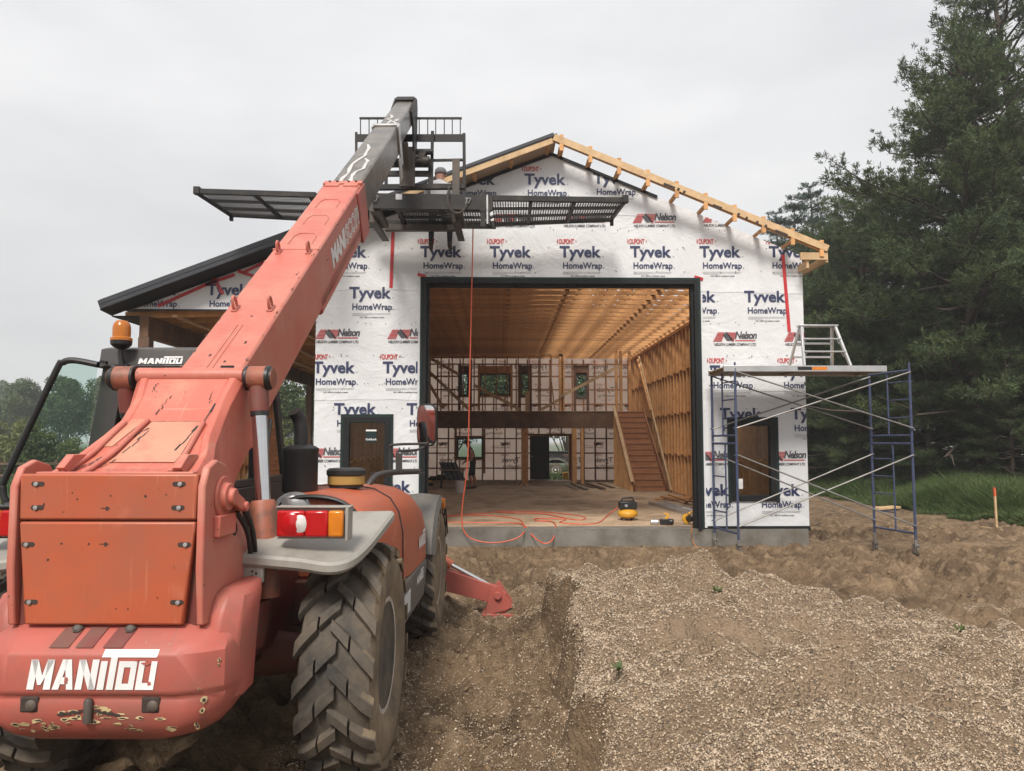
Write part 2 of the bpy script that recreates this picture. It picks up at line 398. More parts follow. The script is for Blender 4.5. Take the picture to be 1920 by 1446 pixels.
M['scaf_blue'] = mat('scaf_blue', (.030, .045, .105), (.05, .062, .11), 5, .5, dirt=(.10, .085, .075), damt=.34, dscale=6)
M['brace'] = mat('brace', (.30, .295, .28), (.20, .18, .165), 4, .4, metal=.6)
M['ply'] = mat('ply', (.36, .26, .17), (.27, .19, .12), 3, .7)
M['hose'] = mat('hose', (.62, .105, .045), (.55, .09, .04), 8, .45)
M['yellow'] = mat('yellow', (.66, .34, .03), (.55, .27, .025), 6, .4)
M['skin'] = mat('skin', (.42, .22, .15), (.36, .18, .12), 8, .6)
M['shirt_white'] = mat('shirt_white', (.62, .62, .64), (.5, .5, .52), 9, .8, bump=.3, bscale=20)
M['shirt_dark'] = mat('shirt_dark', (.055, .032, .028), (.035, .022, .02), 9, .85)
M['denim'] = mat('denim', (.018, .022, .034), (.03, .034, .045), 12, .9)
M['boot'] = mat('boot', (.07, .055, .04), (.045, .035, .028), 9, .8)
M['cap_grey'] = mat('cap_grey', (.16, .16, .17), (.12, .12, .13), 9, .8)
M['needles'] = mat('needles', (.052, .080, .034), (.108, .142, .052), .6, .7, spec=.25, transl=.25, dirt=(.038, .056, .03), damt=.44, dscale=1.4)
M['needles_blue'] = mat('needles_blue', (.05, .085, .065), (.085, .12, .09), .55, .75, spec=.2, transl=.2)
M['bark'] = mat('bark', (.085, .06, .045), (.05, .037, .03), 5, .9, bump=.6, bscale=12)
M['leaves'] = mat('leaves', (.062, .10, .032), (.10, .135, .045), .5, .6, spec=.3, transl=.3, rand=.25)
M['leaves_yellow'] = mat('leaves_yellow', (.14, .155, .05), (.10, .125, .04), .6, .6, spec=.3, transl=.3, rand=.2)
M['grass'] = mat('grass', (.060, .105, .028), (.12, .15, .055), .9, .65, spec=.3, transl=.3)
M['lawn'] = mat('lawn', (.05, .075, .028), (.08, .095, .04), .9, .9, bump=.6, bscale=12, bdist=.05)

# ================================================================== GROUND
def pile_edge(y):                            # left rim of the gravel pile
    e = .44 + .05*np.sin(y*2.3) + .04*np.sin(y*7.1+1) + .20*vnoise(y*3.7, y*.7) + .16*np.exp(-((y-4.6)/.14)**2)
    return e - .75*np.clip(4.5-y, 0, 2)
def pile_h(x, y):
    c = np.interp(x, [-1, .4, 1.1, 2.2, 2.8, 3.5, 4.5, 6, 8], [.66, .72, .79, .77, .58, .45, .34, .18, -.05])
    yc = 6.7 - .12*(x-1) + .25*vnoise(x*1.3, 4.4)
    pr = np.where(y < yc, 1 - .84*np.clip((yc-y)/3.6, 0, 1)**1.08, 1 - np.clip((y-yc)/1.35, 0, 1)**1.6*1.1)
    h = c*pr
    h = h + .22*fbm(x*.9+3, y*.9, 4) + .115*fbm(x*2.4, y*2.4+7, 3) + .03*fbm(x*8, y*8, 2)
    d = (y-4.2) - .42*(x-.78) + .10*vnoise(x*3, 2.2)     # groove across the front with a ridge before it
    fade = np.clip((2.9-x)/1.2, 0, 1)
    h = h - .17*np.exp(-(d/.13)**2)*fade + .08*np.exp(-((d+.30)/.2)**2)*fade
    h = h - .15*np.exp(-((x-1.46)/.24)**2-((y-5.5)/.16)**2) - .10*np.exp(-((x-1.78)/.14)**2-((y-5.25)/.2)**2)
    d2 = (y-4.9) - .30*(x-2.6) + .2*vnoise(x*2, 7.7); h = h - .10*np.exp(-(d2/.16)**2)*np.exp(-((x-2.7)/.8)**2) + .05*np.exp(-((d2-.3)/.2)**2)*np.exp(-((x-2.7)/1.0)**2)
    t = np.clip((x - pile_edge(y))/(.15 + 2.2*np.clip(4.6-y, 0, .6)) + .45*fbm(x*4, y*4, 3), 0, 1)
    return h*(t*t*(3-2*t)) - .035
def ground_h(x, y):
    near = np.exp(-(np.maximum(0, np.hypot(x-2, y-8)-9)/5)**2)
    h = .075*fbm(x*.55, y*.55, 4) + .16*fbm(x*1.9+5, y*1.9, 4) + .20*np.abs(fbm(x*3.7, y*3.7+3, 3)) + .11*fbm(x*8.5, y*8.5, 2) + .02*fbm(x*19, y*19, 2) - .06
    # cleated wheel tracks, running out past the scaffold and beside the machine
    def track(cx, amp, w=.34):
        u = (x-cx)/w
        lug = np.sin(y*2*np.pi/.24 + np.abs(u)*2.2)
        return amp*np.exp(-u**4)*(-.9 + .55*lug*np.clip(1.2-u*u, 0, 1)) + amp*.5*np.exp(-((np.abs(u)-1.25)/.25)**2)
    h = h + track(-.42 + .03*y, .10) + track(6.3 + .10*(y-13) + .02*(y-13)**2, .09, .4) + track(8.2 + .10*(y-13) + .03*(y-13)**2, .085, .42)
    h = h + track(.02 + .02*(y-4), .10, .26)
    v = (y-11.3-.05*x)/.5
    h = h + .02*np.exp(-v**4)*np.sin(x*2*np.pi/.3)*np.clip((x-3)/2, 0, 1)
    h = h + .10*np.exp(-((x-.35)/.35)**2)*np.exp(-((y-8.3)/1.1)**2)           # spoil pushed up before the pile
    h = h - .06*np.exp(-((x-.9)/.5)**2-((y-5.0)/.35)**2)
    pad = np.clip((np.abs(y-13.9)-.2)/.5, 0, 1)
    slab = (x > XL-.3) & (x < XR+.0) & (y > YF-.05) & (y < 31.2)
    h = h*near*np.where(slab, .0, pad*.85+.15) 
    far = np.hypot(x, y)
    h = h + .55*np.clip((x-9.2-.25*(y-16)*(y > 16))/6, 0, 1)**1.2*(y < 60)*(y > 3)     # bank under the pines
    return h + 0.0
XL, XR, YF, YB, ZS, ZC = -3.33, 5.56, 13.65, 31.0, .30, 5.22
def graded(a, b, n, far0, far1, m):
    lo = far0 + (a-far0)*(1-(np.linspace(1, 0, m, endpoint=False))**2.6)
    hi = b + (far1-b)*np.linspace(0, 1, m+1)[1:]**2.6
    return np.concatenate([lo, np.linspace(a, b, n), hi])
gx = graded(-4.2, 12.0, 560, -1500, 1500, 30); gy = graded(2.4, 17.0, 520, -60, 1800, 34)
GX, GY = np.meshgrid(gx, gy)
GZ = ground_h(GX, GY)
n1, n2 = GX.shape
idx = np.arange(n1*n2).reshape(n1, n2)
quads = np.stack([idx[:-1, :-1], idx[:-1, 1:], idx[1:, 1:], idx[1:, :-1]], -1).reshape(-1, 4)
g = link('ground', np_mesh('ground', np.stack([GX, GY, GZ], -1).reshape(-1, 3), quads), M['soil'])
tag(g, 'churned sandy building-site soil with wheel tracks around the house', 'ground', kind='structure')
# meadow left and behind, and the verge below the pines
def sheet(name, poly, mats, dz, step=1.0):
    xs = np.array([p[0] for p in poly]); ys = np.array([p[1] for p in poly])
    mb = MB(); bm = bmesh.new()
    bm.faces.new([bm.verts.new((x, y, 0)) for x, y in poly]); 
    bmesh.ops.triangulate(bm, faces=bm.faces)
    for k in range(5):
        es = [e for e in bm.edges if e.calc_length() > step]
        if es: bmesh.ops.subdivide_edges(bm, edges=es, cuts=1); bmesh.ops.triangulate(bm, faces=bm.faces)
    for v in bm.verts: v.co.z = float(ground_h(np.array([v.co.x]), np.array([v.co.y]))[0]) + dz
    me = bpy.data.meshes.new(name); bm.to_mesh(me); bm.free(); return link(name, me, mats)
o = sheet('meadow', [(-400, 18), (-12, 18), (-9, 26), (-8, 33), (6, 33), (11.5, 31), (30, 40), (300, 120), (100, 600), (-500, 600)], M['lawn'], .05, 20)
tag(o, 'green meadow beyond the building site', 'meadow', kind='structure')

def blades(pts, h, w, lean, rs):
    n = len(pts); a = rs.rand(n)*2*np.pi; hh = h*(.5+.7*rs.rand(n)); tilt = lean*(rs.rand(n)*1.2)
    b = rs.rand(n)*2*np.pi
    sx = np.stack([np.cos(a), np.sin(a), np.zeros(n)], 1)*w/2
    dr = np.stack([np.cos(b)*np.sin(tilt), np.sin(b)*np.sin(tilt), np.cos(tilt)], 1)
    mid = pts + dr*hh[:, None]*.55; tip = pts + dr*hh[:, None]*.9 + np.stack([np.cos(b), np.sin(b), -.2*np.ones(n)], 1)*(hh*.25)[:, None]
    V = np.stack([pts-sx, pts+sx, mid+sx*.7, mid-sx*.7, tip], 1).reshape(-1, 3); i = np.arange(n)[:, None]*5
    F = np.concatenate([i+np.array([[0, 1, 2]]), i+np.array([[0, 2, 3]]), i+np.array([[3, 2, 4]])]); return V, F
rs = np.random.RandomState(5)
N = 600000
gy_ = 14.5 + 22*rs.rand(N)**1.5; lim = np.interp(gy_, [14, 16, 20, 27, 31, 40], [11.4, 10.9, 10.8, 11.0, 10.8, 10.8])
gx_ = lim + .45*fbm(gy_*1.3, gy_*.2, 3) + (rs.rand(N)**1.3)*13
pts = np.stack([gx_, gy_, ground_h(gx_, gy_)-.02], 1)
cl = .55 + 1.1*(fbm(gx_*.6, gy_*.6, 3)+.35).clip(0, 1)
V, F = blades(pts, .62*cl*np.clip((gx_-lim+.3)/1.2, .3, 1), .022, .75, rs)
tag(link('grass', np_mesh('grass', V, F), M['grass'], smooth=False), 'tall green grass along the verge below the pines', 'grass', kind='stuff')
N = 30000
r_ = rs.rand(N); gx2 = -9 - 60*rs.rand(N)**1.2; gy2 = 20 + 50*rs.rand(N)
g3x = -9 + 24*rs.rand(6000); g3y = 33 + 14*rs.rand(6000)
gx2 = np.concatenate([gx2, g3x]); gy2 = np.concatenate([gy2, g3y])
V, F = blades(np.stack([gx2, gy2, ground_h(gx2, gy2)+.0], 1), .55, .06, .6, rs)
tag(link('meadow_grass', np_mesh('meadow_grass', V, F), M['grass'], smooth=False), 'rough grass of the meadow behind the site', 'grass', kind='stuff')

# ------------------------------------------------------------------ gravel pile
def pebble_mat():
    m = mat('pebble', (.30, .22, .145), (.17, .125, .09), 60, .75, spec=.3)
    t = m.node_tree; b = t.nodes['Principled BSDF']
    at_ = t.nodes.new('ShaderNodeAttribute'); at_.attribute_name = 'stone'
    rp = t.nodes.new('ShaderNodeValToRGB'); e = rp.color_ramp.elements
    e[0].position = 0; e[0].color = (.10, .085, .07, 1); e[1].position = 1; e[1].color = (.58, .49, .38, 1)
    for p, c in ((.2, (.20, .15, .105, 1)), (.5, (.345, .26, .18, 1)), (.75, (.44, .335, .235, 1)), (.9, (.52, .42, .31, 1))):
        q = e.new(p); q.color = c
    t.links.new(at_.outputs['Fac'], rp.inputs['Fac']); t.links.new(rp.outputs['Color'], b.inputs['Base Color']); return m
M['pebble'] = pebble_mat()
px_ = np.linspace(-.2, 9.0, 330); py_ = np.linspace(2.2, 9.9, 300)
PX, PY = np.meshgrid(px_, py_); PH = pile_h(PX, PY); keep = PH > -.03
idx = np.arange(PX.size).reshape(PX.shape)
q = np.stack([idx[:-1, :-1], idx[:-1, 1:], idx[1:, 1:], idx[1:, :-1]], -1).reshape(-1, 4)
kq = keep.ravel()[q].any(1); q = q[kq]
used, inv = np.unique(q, return_inverse=True)
pile = empty('gravel_pile', (2.4, 6.2, 0))
tag(pile, 'long low heap of brown pea gravel dumped in front of the house', 'gravel pile')
PV = np.stack([PX, PY, PH + ground_h(PX, PY)*.6 - .01], -1).reshape(-1, 3)
hm_ = np_mesh('heap', PV[used], inv.reshape(-1, 4), mi=(PV[q].mean(1)[:, 0] < pile_edge(PV[q].mean(1)[:, 1])+.13+.5*np.clip(4.4-PV[q].mean(1)[:, 1], 0, 1)).astype(int))
link('heap', hm_, [M['gravel'], M['soil']], pile, world=True)
bm = bmesh.new(); bmesh.ops.create_icosphere(bm, subdivisions=1, radius=1); bm.verts.ensure_lookup_table()
iv = np.array([v.co[:] for v in bm.verts]); ifc = np.array([[v.index for v in f.verts] for f in bm.faces]); bm.free()
def pebbles(name, x, y, z, size, parent=None, mats=None):
    n = len(x); s = size*(.55 + 1.0*rs.rand(n)**2.2)
    sc = np.stack([s*(.8+.5*rs.rand(n)), s*(.7+.4*rs.rand(n)), s*(.45+.35*rs.rand(n))], 1)
    a = rs.rand(n)*2*np.pi; ca, sa = np.cos(a), np.sin(a); tl = rs.randn(n, 2)*.35
    v = iv[None]*(1+.09*rs.randn(n, 12, 1))*sc[:, None, :]
    X = v[..., 0]*ca[:, None]-v[..., 1]*sa[:, None]; Y = v[..., 0]*sa[:, None]+v[..., 1]*ca[:, None]
    Z = v[..., 2] + X*tl[:, :1] + Y*tl[:, 1:]
    V = np.stack([X+x[:, None], Y+y[:, None], Z+z[:, None]], -1).reshape(-1, 3)
    F = (ifc[None] + (np.arange(n)*12)[:, None, None]).reshape(-1, 3)
    me = np_mesh(name, V, F); at_ = me.attributes.new('stone', 'FLOAT', 'POINT')
    at_.data.foreach_set('value', np.repeat(rs.rand(n), 12).astype(np.float32))
    me.polygons.foreach_set('use_smooth', np.ones(len(me.polygons), bool))
    return link(name, me, M['pebble'], parent, world=bool(parent), smooth=False)
N = 430000
yy = 2.9 + 5.3*rs.rand(N)**1.15; xx = -.3 + rs.rand(N)*(.74*yy+.9)
hh = pile_h(xx, yy); k = hh > .012; xx, yy, hh = xx[k], yy[k], hh[k]
k = (xx > pile_edge(yy)+.07+.05*rs.rand(len(yy))) & (np.hypot((xx-1.5)/.36, (yy-5.45)/.22) > .8+.5*rs.rand(len(xx))); xx, yy, hh = xx[k], yy[k], hh[k]
k = rs.rand(len(xx)) < np.clip(.8 + 1.0*fbm(xx*1.3+8, yy*1.3, 3), .35, 1)*np.clip((xx-pile_edge(yy))/(.05+.9*np.clip(4.5-yy, 0, 1)), .12, 1); xx, yy, hh = xx[k], yy[k], hh[k]
k = np.arange(len(xx)) < 265000; xx, yy, hh = xx[k], yy[k], hh[k]
tag(pebbles('pebbles', xx, yy, hh + ground_h(xx, yy)*.6 - .005, .0056, pile), kind='stuff')
N = 52000                                    # strays on the soil round the pile
yy = 2.9 + 7*rs.rand(N)**1.7; xx = pile_edge(yy) + .25 - 2.0*rs.rand(N)**1.3
tag(pebbles('loose_gravel', xx, yy, np.maximum(ground_h(xx, yy), pile_h(xx, yy)+ground_h(xx, yy)*.6-.012), .0058), 'loose pebbles scattered over the soil beside the gravel heap', 'gravel', kind='stuff')
N = 5200                                     # clods turned up by the wheels
yy = 3.2 + 13*rs.rand(N)**1.3; xx = -1.2 + 13*rs.rand(N)**1.2
k = (pile_h(xx, yy) < 0) & ~((xx < XR) & (yy > YF-.1)); xx, yy = xx[k], yy[k]
cl_ = pebbles('soil_clods', xx, yy, ground_h(xx, yy), .014); cl_.data.materials.clear(); cl_.data.materials.append(M['clod'])
bc = rs.rand(2600); ybc = 3.2 + 12*rs.rand(2600)**1.2; xbc = -1.2 + 13*rs.rand(2600)**1.2
k = (pile_h(xbc, ybc) < 0) & ~((xbc < XR) & (ybc > YF-.15)); xbc, ybc = xbc[k], ybc[k]
cb_ = pebbles('soil_lumps', xbc, ybc, ground_h(xbc, ybc)-.008, .023); cb_.data.materials.clear(); cb_.data.materials.append(M['clod'])
tag(cb_, 'bigger lumps of soil lying between the wheel tracks', 'soil', kind='stuff')
tag(cl_, 'small clods of soil turned up by the wheels', 'soil', kind='stuff')
def weed(x, y, z, h, label, seed):
    r_ = np.random.RandomState(seed); mb = MB()
    for k in range(14):
        a = r_.rand()*6.28; ln = h*(.5+.6*r_.rand()); w = ln*.32; el = .3+.9*r_.rand()
        d = Vector((math.cos(a)*math.cos(el), math.sin(a)*math.cos(el), math.sin(el))); s_ = d.cross(Vector((0, 0, 1))).normalized()*w/2
        b = Vector((x, y, z)) + Vector((0, 0, h*.3*r_.rand()))
        mb.add([b, b+d*ln*.5+s_, b+d*ln, b+d*ln*.5-s_], [(0, 1, 2, 3)])
    mb.tube([(x, y, z-.02), (x, y, z+h*.5)], .003, 5)
    tag(mb.build('weed', M['leaves'], fix=False), label, 'weed', 'weeds sprouting on the gravel pile')
for (px, py, Y, h, lab) in ((1342, 1092, 6.3, .09, 'small green weed near the crest of the gravel pile'), (1800, 1166, 5.7, .10, 'small green weed at the right end of the gravel pile'),
                            (1160, 1300, 4.75, .07, 'tiny green weed at the undercut front edge of the gravel pile'), (1080, 1066, 9.2, .10, 'green weed beside the left top corner of the gravel pile')):
    p = at(px, py, Y); zz = float(max(pile_h(np.array([p.x]), np.array([p.y]))[0], ground_h(np.array([p.x]), np.array([p.y]))[0]))
    weed(p.x, p.y, zz, h, lab, int(px))

# ================================================================== HOUSE
H = empty('house_under_construction', (1.1, YF, 0))
tag(H, 'gable-fronted house under construction wrapped in white printed sheeting with a huge open doorway', 'house')
def hb(mb, name, mats, parent=None, **k): return mb.build(name, mats, parent or H, world=True, **k)
XP, ZP = .962, 7.16                          # ridge line of the wrapped gable
SL, SR = .385, .411
XLT = -6.62                                  # outer end of the lean-to
def zw(x): return ZP - (SL*(XP-x) if x < XP else SR*(x-XP))
DX0, DX1, DZ = -1.40, 3.62, 4.80             # doorway in the rough
hb(MB().box(XL+.03, XR-.03, YF-.02, YB+.1, -.3, ZS), 'concrete_slab', M['concrete'])
hb(MB().box(XL+.12, XR-.12, YF+.45, YB-.03, ZS-.05, ZS+.004), 'floor', M['deck_floor'])
# front wall in butted pieces round the openings
WL = (-2.80, -1.96, .42, 2.30); WR = (4.16, 4.985, .79, 2.25)
w = MB(); T = .16
def wp(poly): w.prism(poly, YF, YF+T, M=Matrix(((0, 1, 0, 0), (1, 0, 0, 0), (0, 0, 1, 0), (0, 0, 0, 1))))
B0 = ZS+.02
wp([(XL, B0), (WL[0], B0), (WL[0], DZ), (XL, DZ)]); wp([(WL[1], B0), (DX0, B0), (DX0, DZ), (WL[1], DZ)])
wp([(WL[0], WL[3]), (WL[1], WL[3]), (WL[1], DZ), (WL[0], DZ)]); wp([(WL[0], B0), (WL[1], B0), (WL[1], WL[2]), (WL[0], WL[2])])
wp([(DX1, B0), (WR[0], B0), (WR[0], DZ), (DX1, DZ)]); wp([(WR[1], B0), (XR, B0), (XR, DZ), (WR[1], DZ)])
wp([(WR[0], WR[3]), (WR[1], WR[3]), (WR[1], DZ), (WR[0], DZ)]); wp([(WR[0], B0), (WR[1], B0), (WR[1], WR[2]), (WR[0], WR[2])])
wp([(XL, DZ), (XR, DZ), (XR, zw(XR)), (XP, ZP), (XL, zw(XL))])
wp([(XLT, zw(XLT)), (XL, 4.24), (XL, zw(XL))])
WRAP = hb(w, 'house_wrap', M['wrap'])
lap = MB()                                   # laps where one course of sheeting covers the next
for x0, x1, z in ((XL, DX0, 4.60), (DX1, XR, 4.58), (XL, DX0-.1, 2.60), (DX1+.1, XR, 2.78), (XL+.9, 2.9, 6.02)):
    n = 40
    for i in range(n):
        a, b = x0+(x1-x0)*i/n, x0+(x1-x0)*(i+1)/n
        za, zb = [z + .012*math.sin(q*2.1) + .006*math.sin(q*9) for q in (a, b)]
        lap.add([(a, YF-.006, za), (b, YF-.006, zb), (b, YF-.001, zb+.22), (a, YF-.001, za+.22), (a, YF, za), (b, YF, zb)], [(0, 1, 2, 3), (0, 4, 5, 1)])
[hb(q, 'wrap_lap', M['wrap'], WRAP) for q in pieces(lap)]
base = MB().box(DX1+.1, XR+.01, YF-.012, YF-.002, ZS-.035, ZS+.05).box(XL, DX0-.1, YF-.012, YF-.002, ZS-.035, ZS+.05)
hb(base, 'base_flashing', M['trim_black'])
# ---- printing on the wrap
INK = [M['ink_blue'], M['ink_red'], M['ink_grey']]
def print_set(mb, Y, zones, mirror=False):
    s_ = -1 if mirror else 1
    def put(polys, cx, cz, mi, sc=1.0):
        for p in polys:
            p = [(cx+s_*u*sc, cz+v*sc) for u, v in p]
            for z in zones:
                c = clip(p, z)
                if c: mb.add([(x, Y, zz) for x, zz in c], [tuple(range(len(c)))], mi)
    return put
def wrap_mark(put, cx, cz, maker=True):      # cz = baseline of the big word
    if maker:
        put(fit(text_geo('DUPONT', .125, .004, 0, .9), .275), cx-.25, cz+.245, 1)
        put([[(-.155, .045), (-.18, .085), (-.162, .085), (-.15, .045), (-.162, .005), (-.18, .005)][::1], [(-.185, .045), (-.165, .07), (-.165, .02)], [(.185, .045), (.165, .07), (.165, .02)]], cx-.25, cz+.245, 1)
    put(fit(text_geo('Tyvek', .285, .0085, 0, 1), .76), cx, cz, 0)
    put([rect(.41, .425, 0, .015)], cx, cz, 0)
    put(fit(text_geo('HomeWrap', .160, .0038, 0, 1.0), .72), cx+.04, cz-.215, 0)
    put([rect(.42, .435, -.215, -.20)], cx, cz, 0)
    put([rect(-.32, .05, -.285, -.281), rect(.07, .38, -.285, -.281), rect(-.32, .10, -.305, -.301), rect(.12, .36, -.305, -.301), rect(-.32, -.05, -.325, -.321)], cx, cz, 2)
    put(text_geo('Call 1-800 for installation details', .034, .0008), cx+.04, cz-.365, 2)
def yard_mark(put, cx, cz):                  # lumber yard mark, cz = baseline of the word
    for k in range(7):
        z = -.055+k*.0255; f = k/6; a = .085*f
        put([[(-.405+a, z), (-.245+.055*f, z), (-.24+.055*f, z+.015), (-.40+a, z+.015)], [(-.06-.10*f, z), (-.025+.055*f, z), (-.02+.055*f, z+.015), (-.065-.10*f, z+.015)]], cx, cz, 1)
    put([[(-.225, .06), (-.16, .125), (-.02, -.04), (-.15, -.04)]], cx, cz, 2)
    put(fit(text_geo('Nelson', .185, .006, .25, .9), .405), cx+.20, cz, 2)
    put([rect(0, .37, -.045, -.027)], cx, cz, 1)
    put(fit(text_geo('NELSON LUMBER COMPANY LTD.', .066, .0015, .2, .92), .77), cx, cz-.13, 2)
def rz4(x0, x1, z0, z1): return [(-1, 0, -x0), (1, 0, x1), (0, -1, -z0), (0, 1, z1)]
def around(x0, x1, z0, z1, w_):              # a wall panel less its window, as convex pieces
    a0, a1, c0, c1 = w_[0]-.05, w_[1]+.05, w_[2]-.03, w_[3]+.05
    return [rz4(x0, a0, z0, z1), rz4(a1, x1, z0, z1), rz4(a0, a1, c1, z1)] + ([rz4(a0, a1, z0, c0)] if c0 > z0+.02 else [])
zl = [(-1, 0, -XL), (1, 0, DX0-.085), (0, 1, DZ), (0, -1, -B0)]
zr = [(-1, 0, -DX1-.085), (1, 0, XR), (0, 1, DZ), (0, -1, -B0)]
zt = [(0, -1, -DZ-.0), (-1, 0, -XL), (1, 0, XR), (-SL, 1, ZP-SL*XP), (SR, 1, ZP+SR*XP)]
zlt = [(1, 0, XL), (-SL, 1, ZP-SL*XP-.0), (0, -1, -4.25)]
ink = MB()
put = print_set(ink, YF-.009, around(XL, DX0-.085, B0, DZ, WL) + around(DX1+.085, XR, B0, DZ, WR) + [zt, zlt])
for px, py in ((890, 346), (1022, 346), (1151, 344)): p = at(px, py, YF); wrap_mark(put, p.x, p.z)
for px in (648, 827, 957, 1088, 1220, 1350, 1480): p = at(px, 482, YF); wrap_mark(put, p.x, p.z)
for px, py in ((694, 559), (1434, 566), (1303, 566), (427, 553), (291, 553), (666, 777), (802, 777), (1389, 786), (1522, 786), (730, 923), (599, 923), (1461, 929), (1328, 929)):
    p = at(px, py, YF); wrap_mark(put, p.x, p.z, False)
for px, py in ((1227, 413), (1358, 412), (1096, 413), (964, 413), (633, 630), (768, 630), (1378, 635), (1511, 635), (606, 853), (745, 853), (1337, 859), (1470, 859)):
    p = at(px, py, YF); yard_mark(put, p.x, p.z)
for px, py in ((626, 699), (757, 699), (1370, 706), (1502, 706)):
    p = at(px, py, YF); wrap_mark(put, p.x, p.z)
hb(ink, 'wrap_print', INK, WRAP, smooth=False)
tp = MB()                                    # red sheathing tape
def tape(a, b, w_=.06, Y=YF-.012):
    a = at(*a, Y); b = at(*b, Y); tp.bar(a, b, .004, w_, up=(b-a).cross(Vector((0, 1, 0))))
for a, b in (((737, 428), (733, 540)), ((1468, 478), (1480, 622)), ((296, 574), (404, 526)), ((385, 534), (440, 515)), ((402, 522), (418, 552)), ((446, 508), (482, 520)), ((458, 510), (500, 490)), ((668, 424), (700, 420)),
             ((642, 782), (655, 788)), ((722, 786), (736, 787)), ((783, 514), (798, 519)), ((1302, 519), (1318, 524)), ((1364, 790), (1380, 787)), ((1380, 787), (1448, 789)), ((1446, 791), (1456, 791)), ((1370, 934), (1376, 938)), ((1450, 938), (1458, 936))):
    tape(a, b)
[hb(q, 'sheathing_tape', M['tape'], WRAP) for q in pieces(tp)]
# staples and small battens dots
st = MB()
for k in range(420):
    x = random.uniform(XLT, XR); z = random.choice((1.4, 2.45, 2.9, 3.4, 4.0, 4.95, 5.4, 5.75, 6.4)) + random.uniform(-.03, .03)
    if (DX0-.1 < x < DX1+.1 and z < DZ+.1) or z > zw(x)-.05 or (x < XL and z < 4.3) or (WL[0] < x < WL[1] and z < 2.3) or (WR[0] < x < WR[1] and z < 2.3): continue
    st.box(x, x+.014, YF-.010, YF-.004, z, z+.012)
hb(st, 'wrap_staple', M['ink_grey'], WRAP)

# ---- doorway trim
d = MB()
d.box(DX0-.045, DX0, YF-.03, YF+.17, ZS, DZ+.05).box(DX1, DX1+.05, YF-.03, YF+.17, ZS, DZ+.05).box(DX0, DX1, YF-.03, YF+.17, DZ, DZ+.05)
fr = hb(d, 'doorway_frame', M['trim_teal'], bevel=.006)
d = MB()
d.box(DX0+.002, DX0+.07, YF-.045, YF+.2, ZS, DZ-.002).box(DX1-.07, DX1-.002, YF-.045, YF+.2, ZS-.02, DZ-.002).box(DX0+.07, DX1-.07, YF-.045, YF+.2, DZ-.07, DZ-.002)
hb(d, 'jamb_liner', M['trim_black'], fr, bevel=.004)
d = MB().box(DX0+.07, DX0+.11, YF+.05, YF+.2, ZS, DZ-.07).box(DX1-.11, DX1-.07, YF+.05, YF+.2, ZS, DZ-.07).box(DX0+.11, DX1-.11, YF+.05, YF+.2, DZ-.11, DZ-.07)
hb(d, 'rough_buck', M['trim_black'], fr)
# ---- windows
def window(x0, x1, z0, z1, Y, t=.075, rim=.05, parent=None, m='trim_black', flange=True, back=False, dep=.10):
    s_ = 1 if not back else -1
    f = MB()
    a, b = (Y-.035, Y+dep) if not back else (Y-dep, Y+.035)
    f.box(x0, x0+t, a, b, z0, z1).box(x1-t, x1, a, b, z0, z1).box(x0+t, x1-t, a, b, z1-t, z1).box(x0+t, x1-t, a, b, z0, z0+t)
    o = hb(f, 'window', M[m], parent, bevel=.004)
    hb(MB().box(x0+t-.003, x1-t+.003, Y+.02, Y+.028, z0+t-.003, z1-t+.003), 'pane', M['pane'], o)
    if flange:
        g_ = MB().box(x0-rim, x0, Y-.02, Y-.002, z0-.03, z1+rim).box(x1, x1+rim, Y-.02, Y-.002, z0-.03, z1+rim).box(x0, x1, Y-.02, Y-.002, z1, z1+rim)
        hb(g_, 'window_flange', M['trim_teal'], o)
    return o
wl = window(*WL, YF, t=.105); wr = window(*WR, YF, t=.105)
sk = MB(); p0 = at(696, 812, YF+.015)       # maker's sticker in the left window
sk.box(p0.x-.095, p0.x+.095, YF+.012, YF+.018, p0.z-.17, p0.z+.06)
o = hb(sk, 'window_sticker', M['trim_teal'], wl)
lt = MB(); flat(lt, text_geo('Goldbeck', .05, .001), Matrix.Translation((p0.x, YF+.010, p0.z-.13)) @ Matrix.Rotation(math.pi/2, 4, 'X'))
lt.box(p0.x-.095, p0.x+.095, YF+.0095, YF+.0115, p0.z+.03, p0.z+.06)
hb(lt, 'sticker_print', M['white_paint'], o, smooth=False)
sk = MB().box(WR[0]+.10, WR[0]+.22, YF+.012, YF+.018, WR[2]+.22, WR[2]+.40)
hb(sk, 'window_sticker', M['white_paint'], wr)

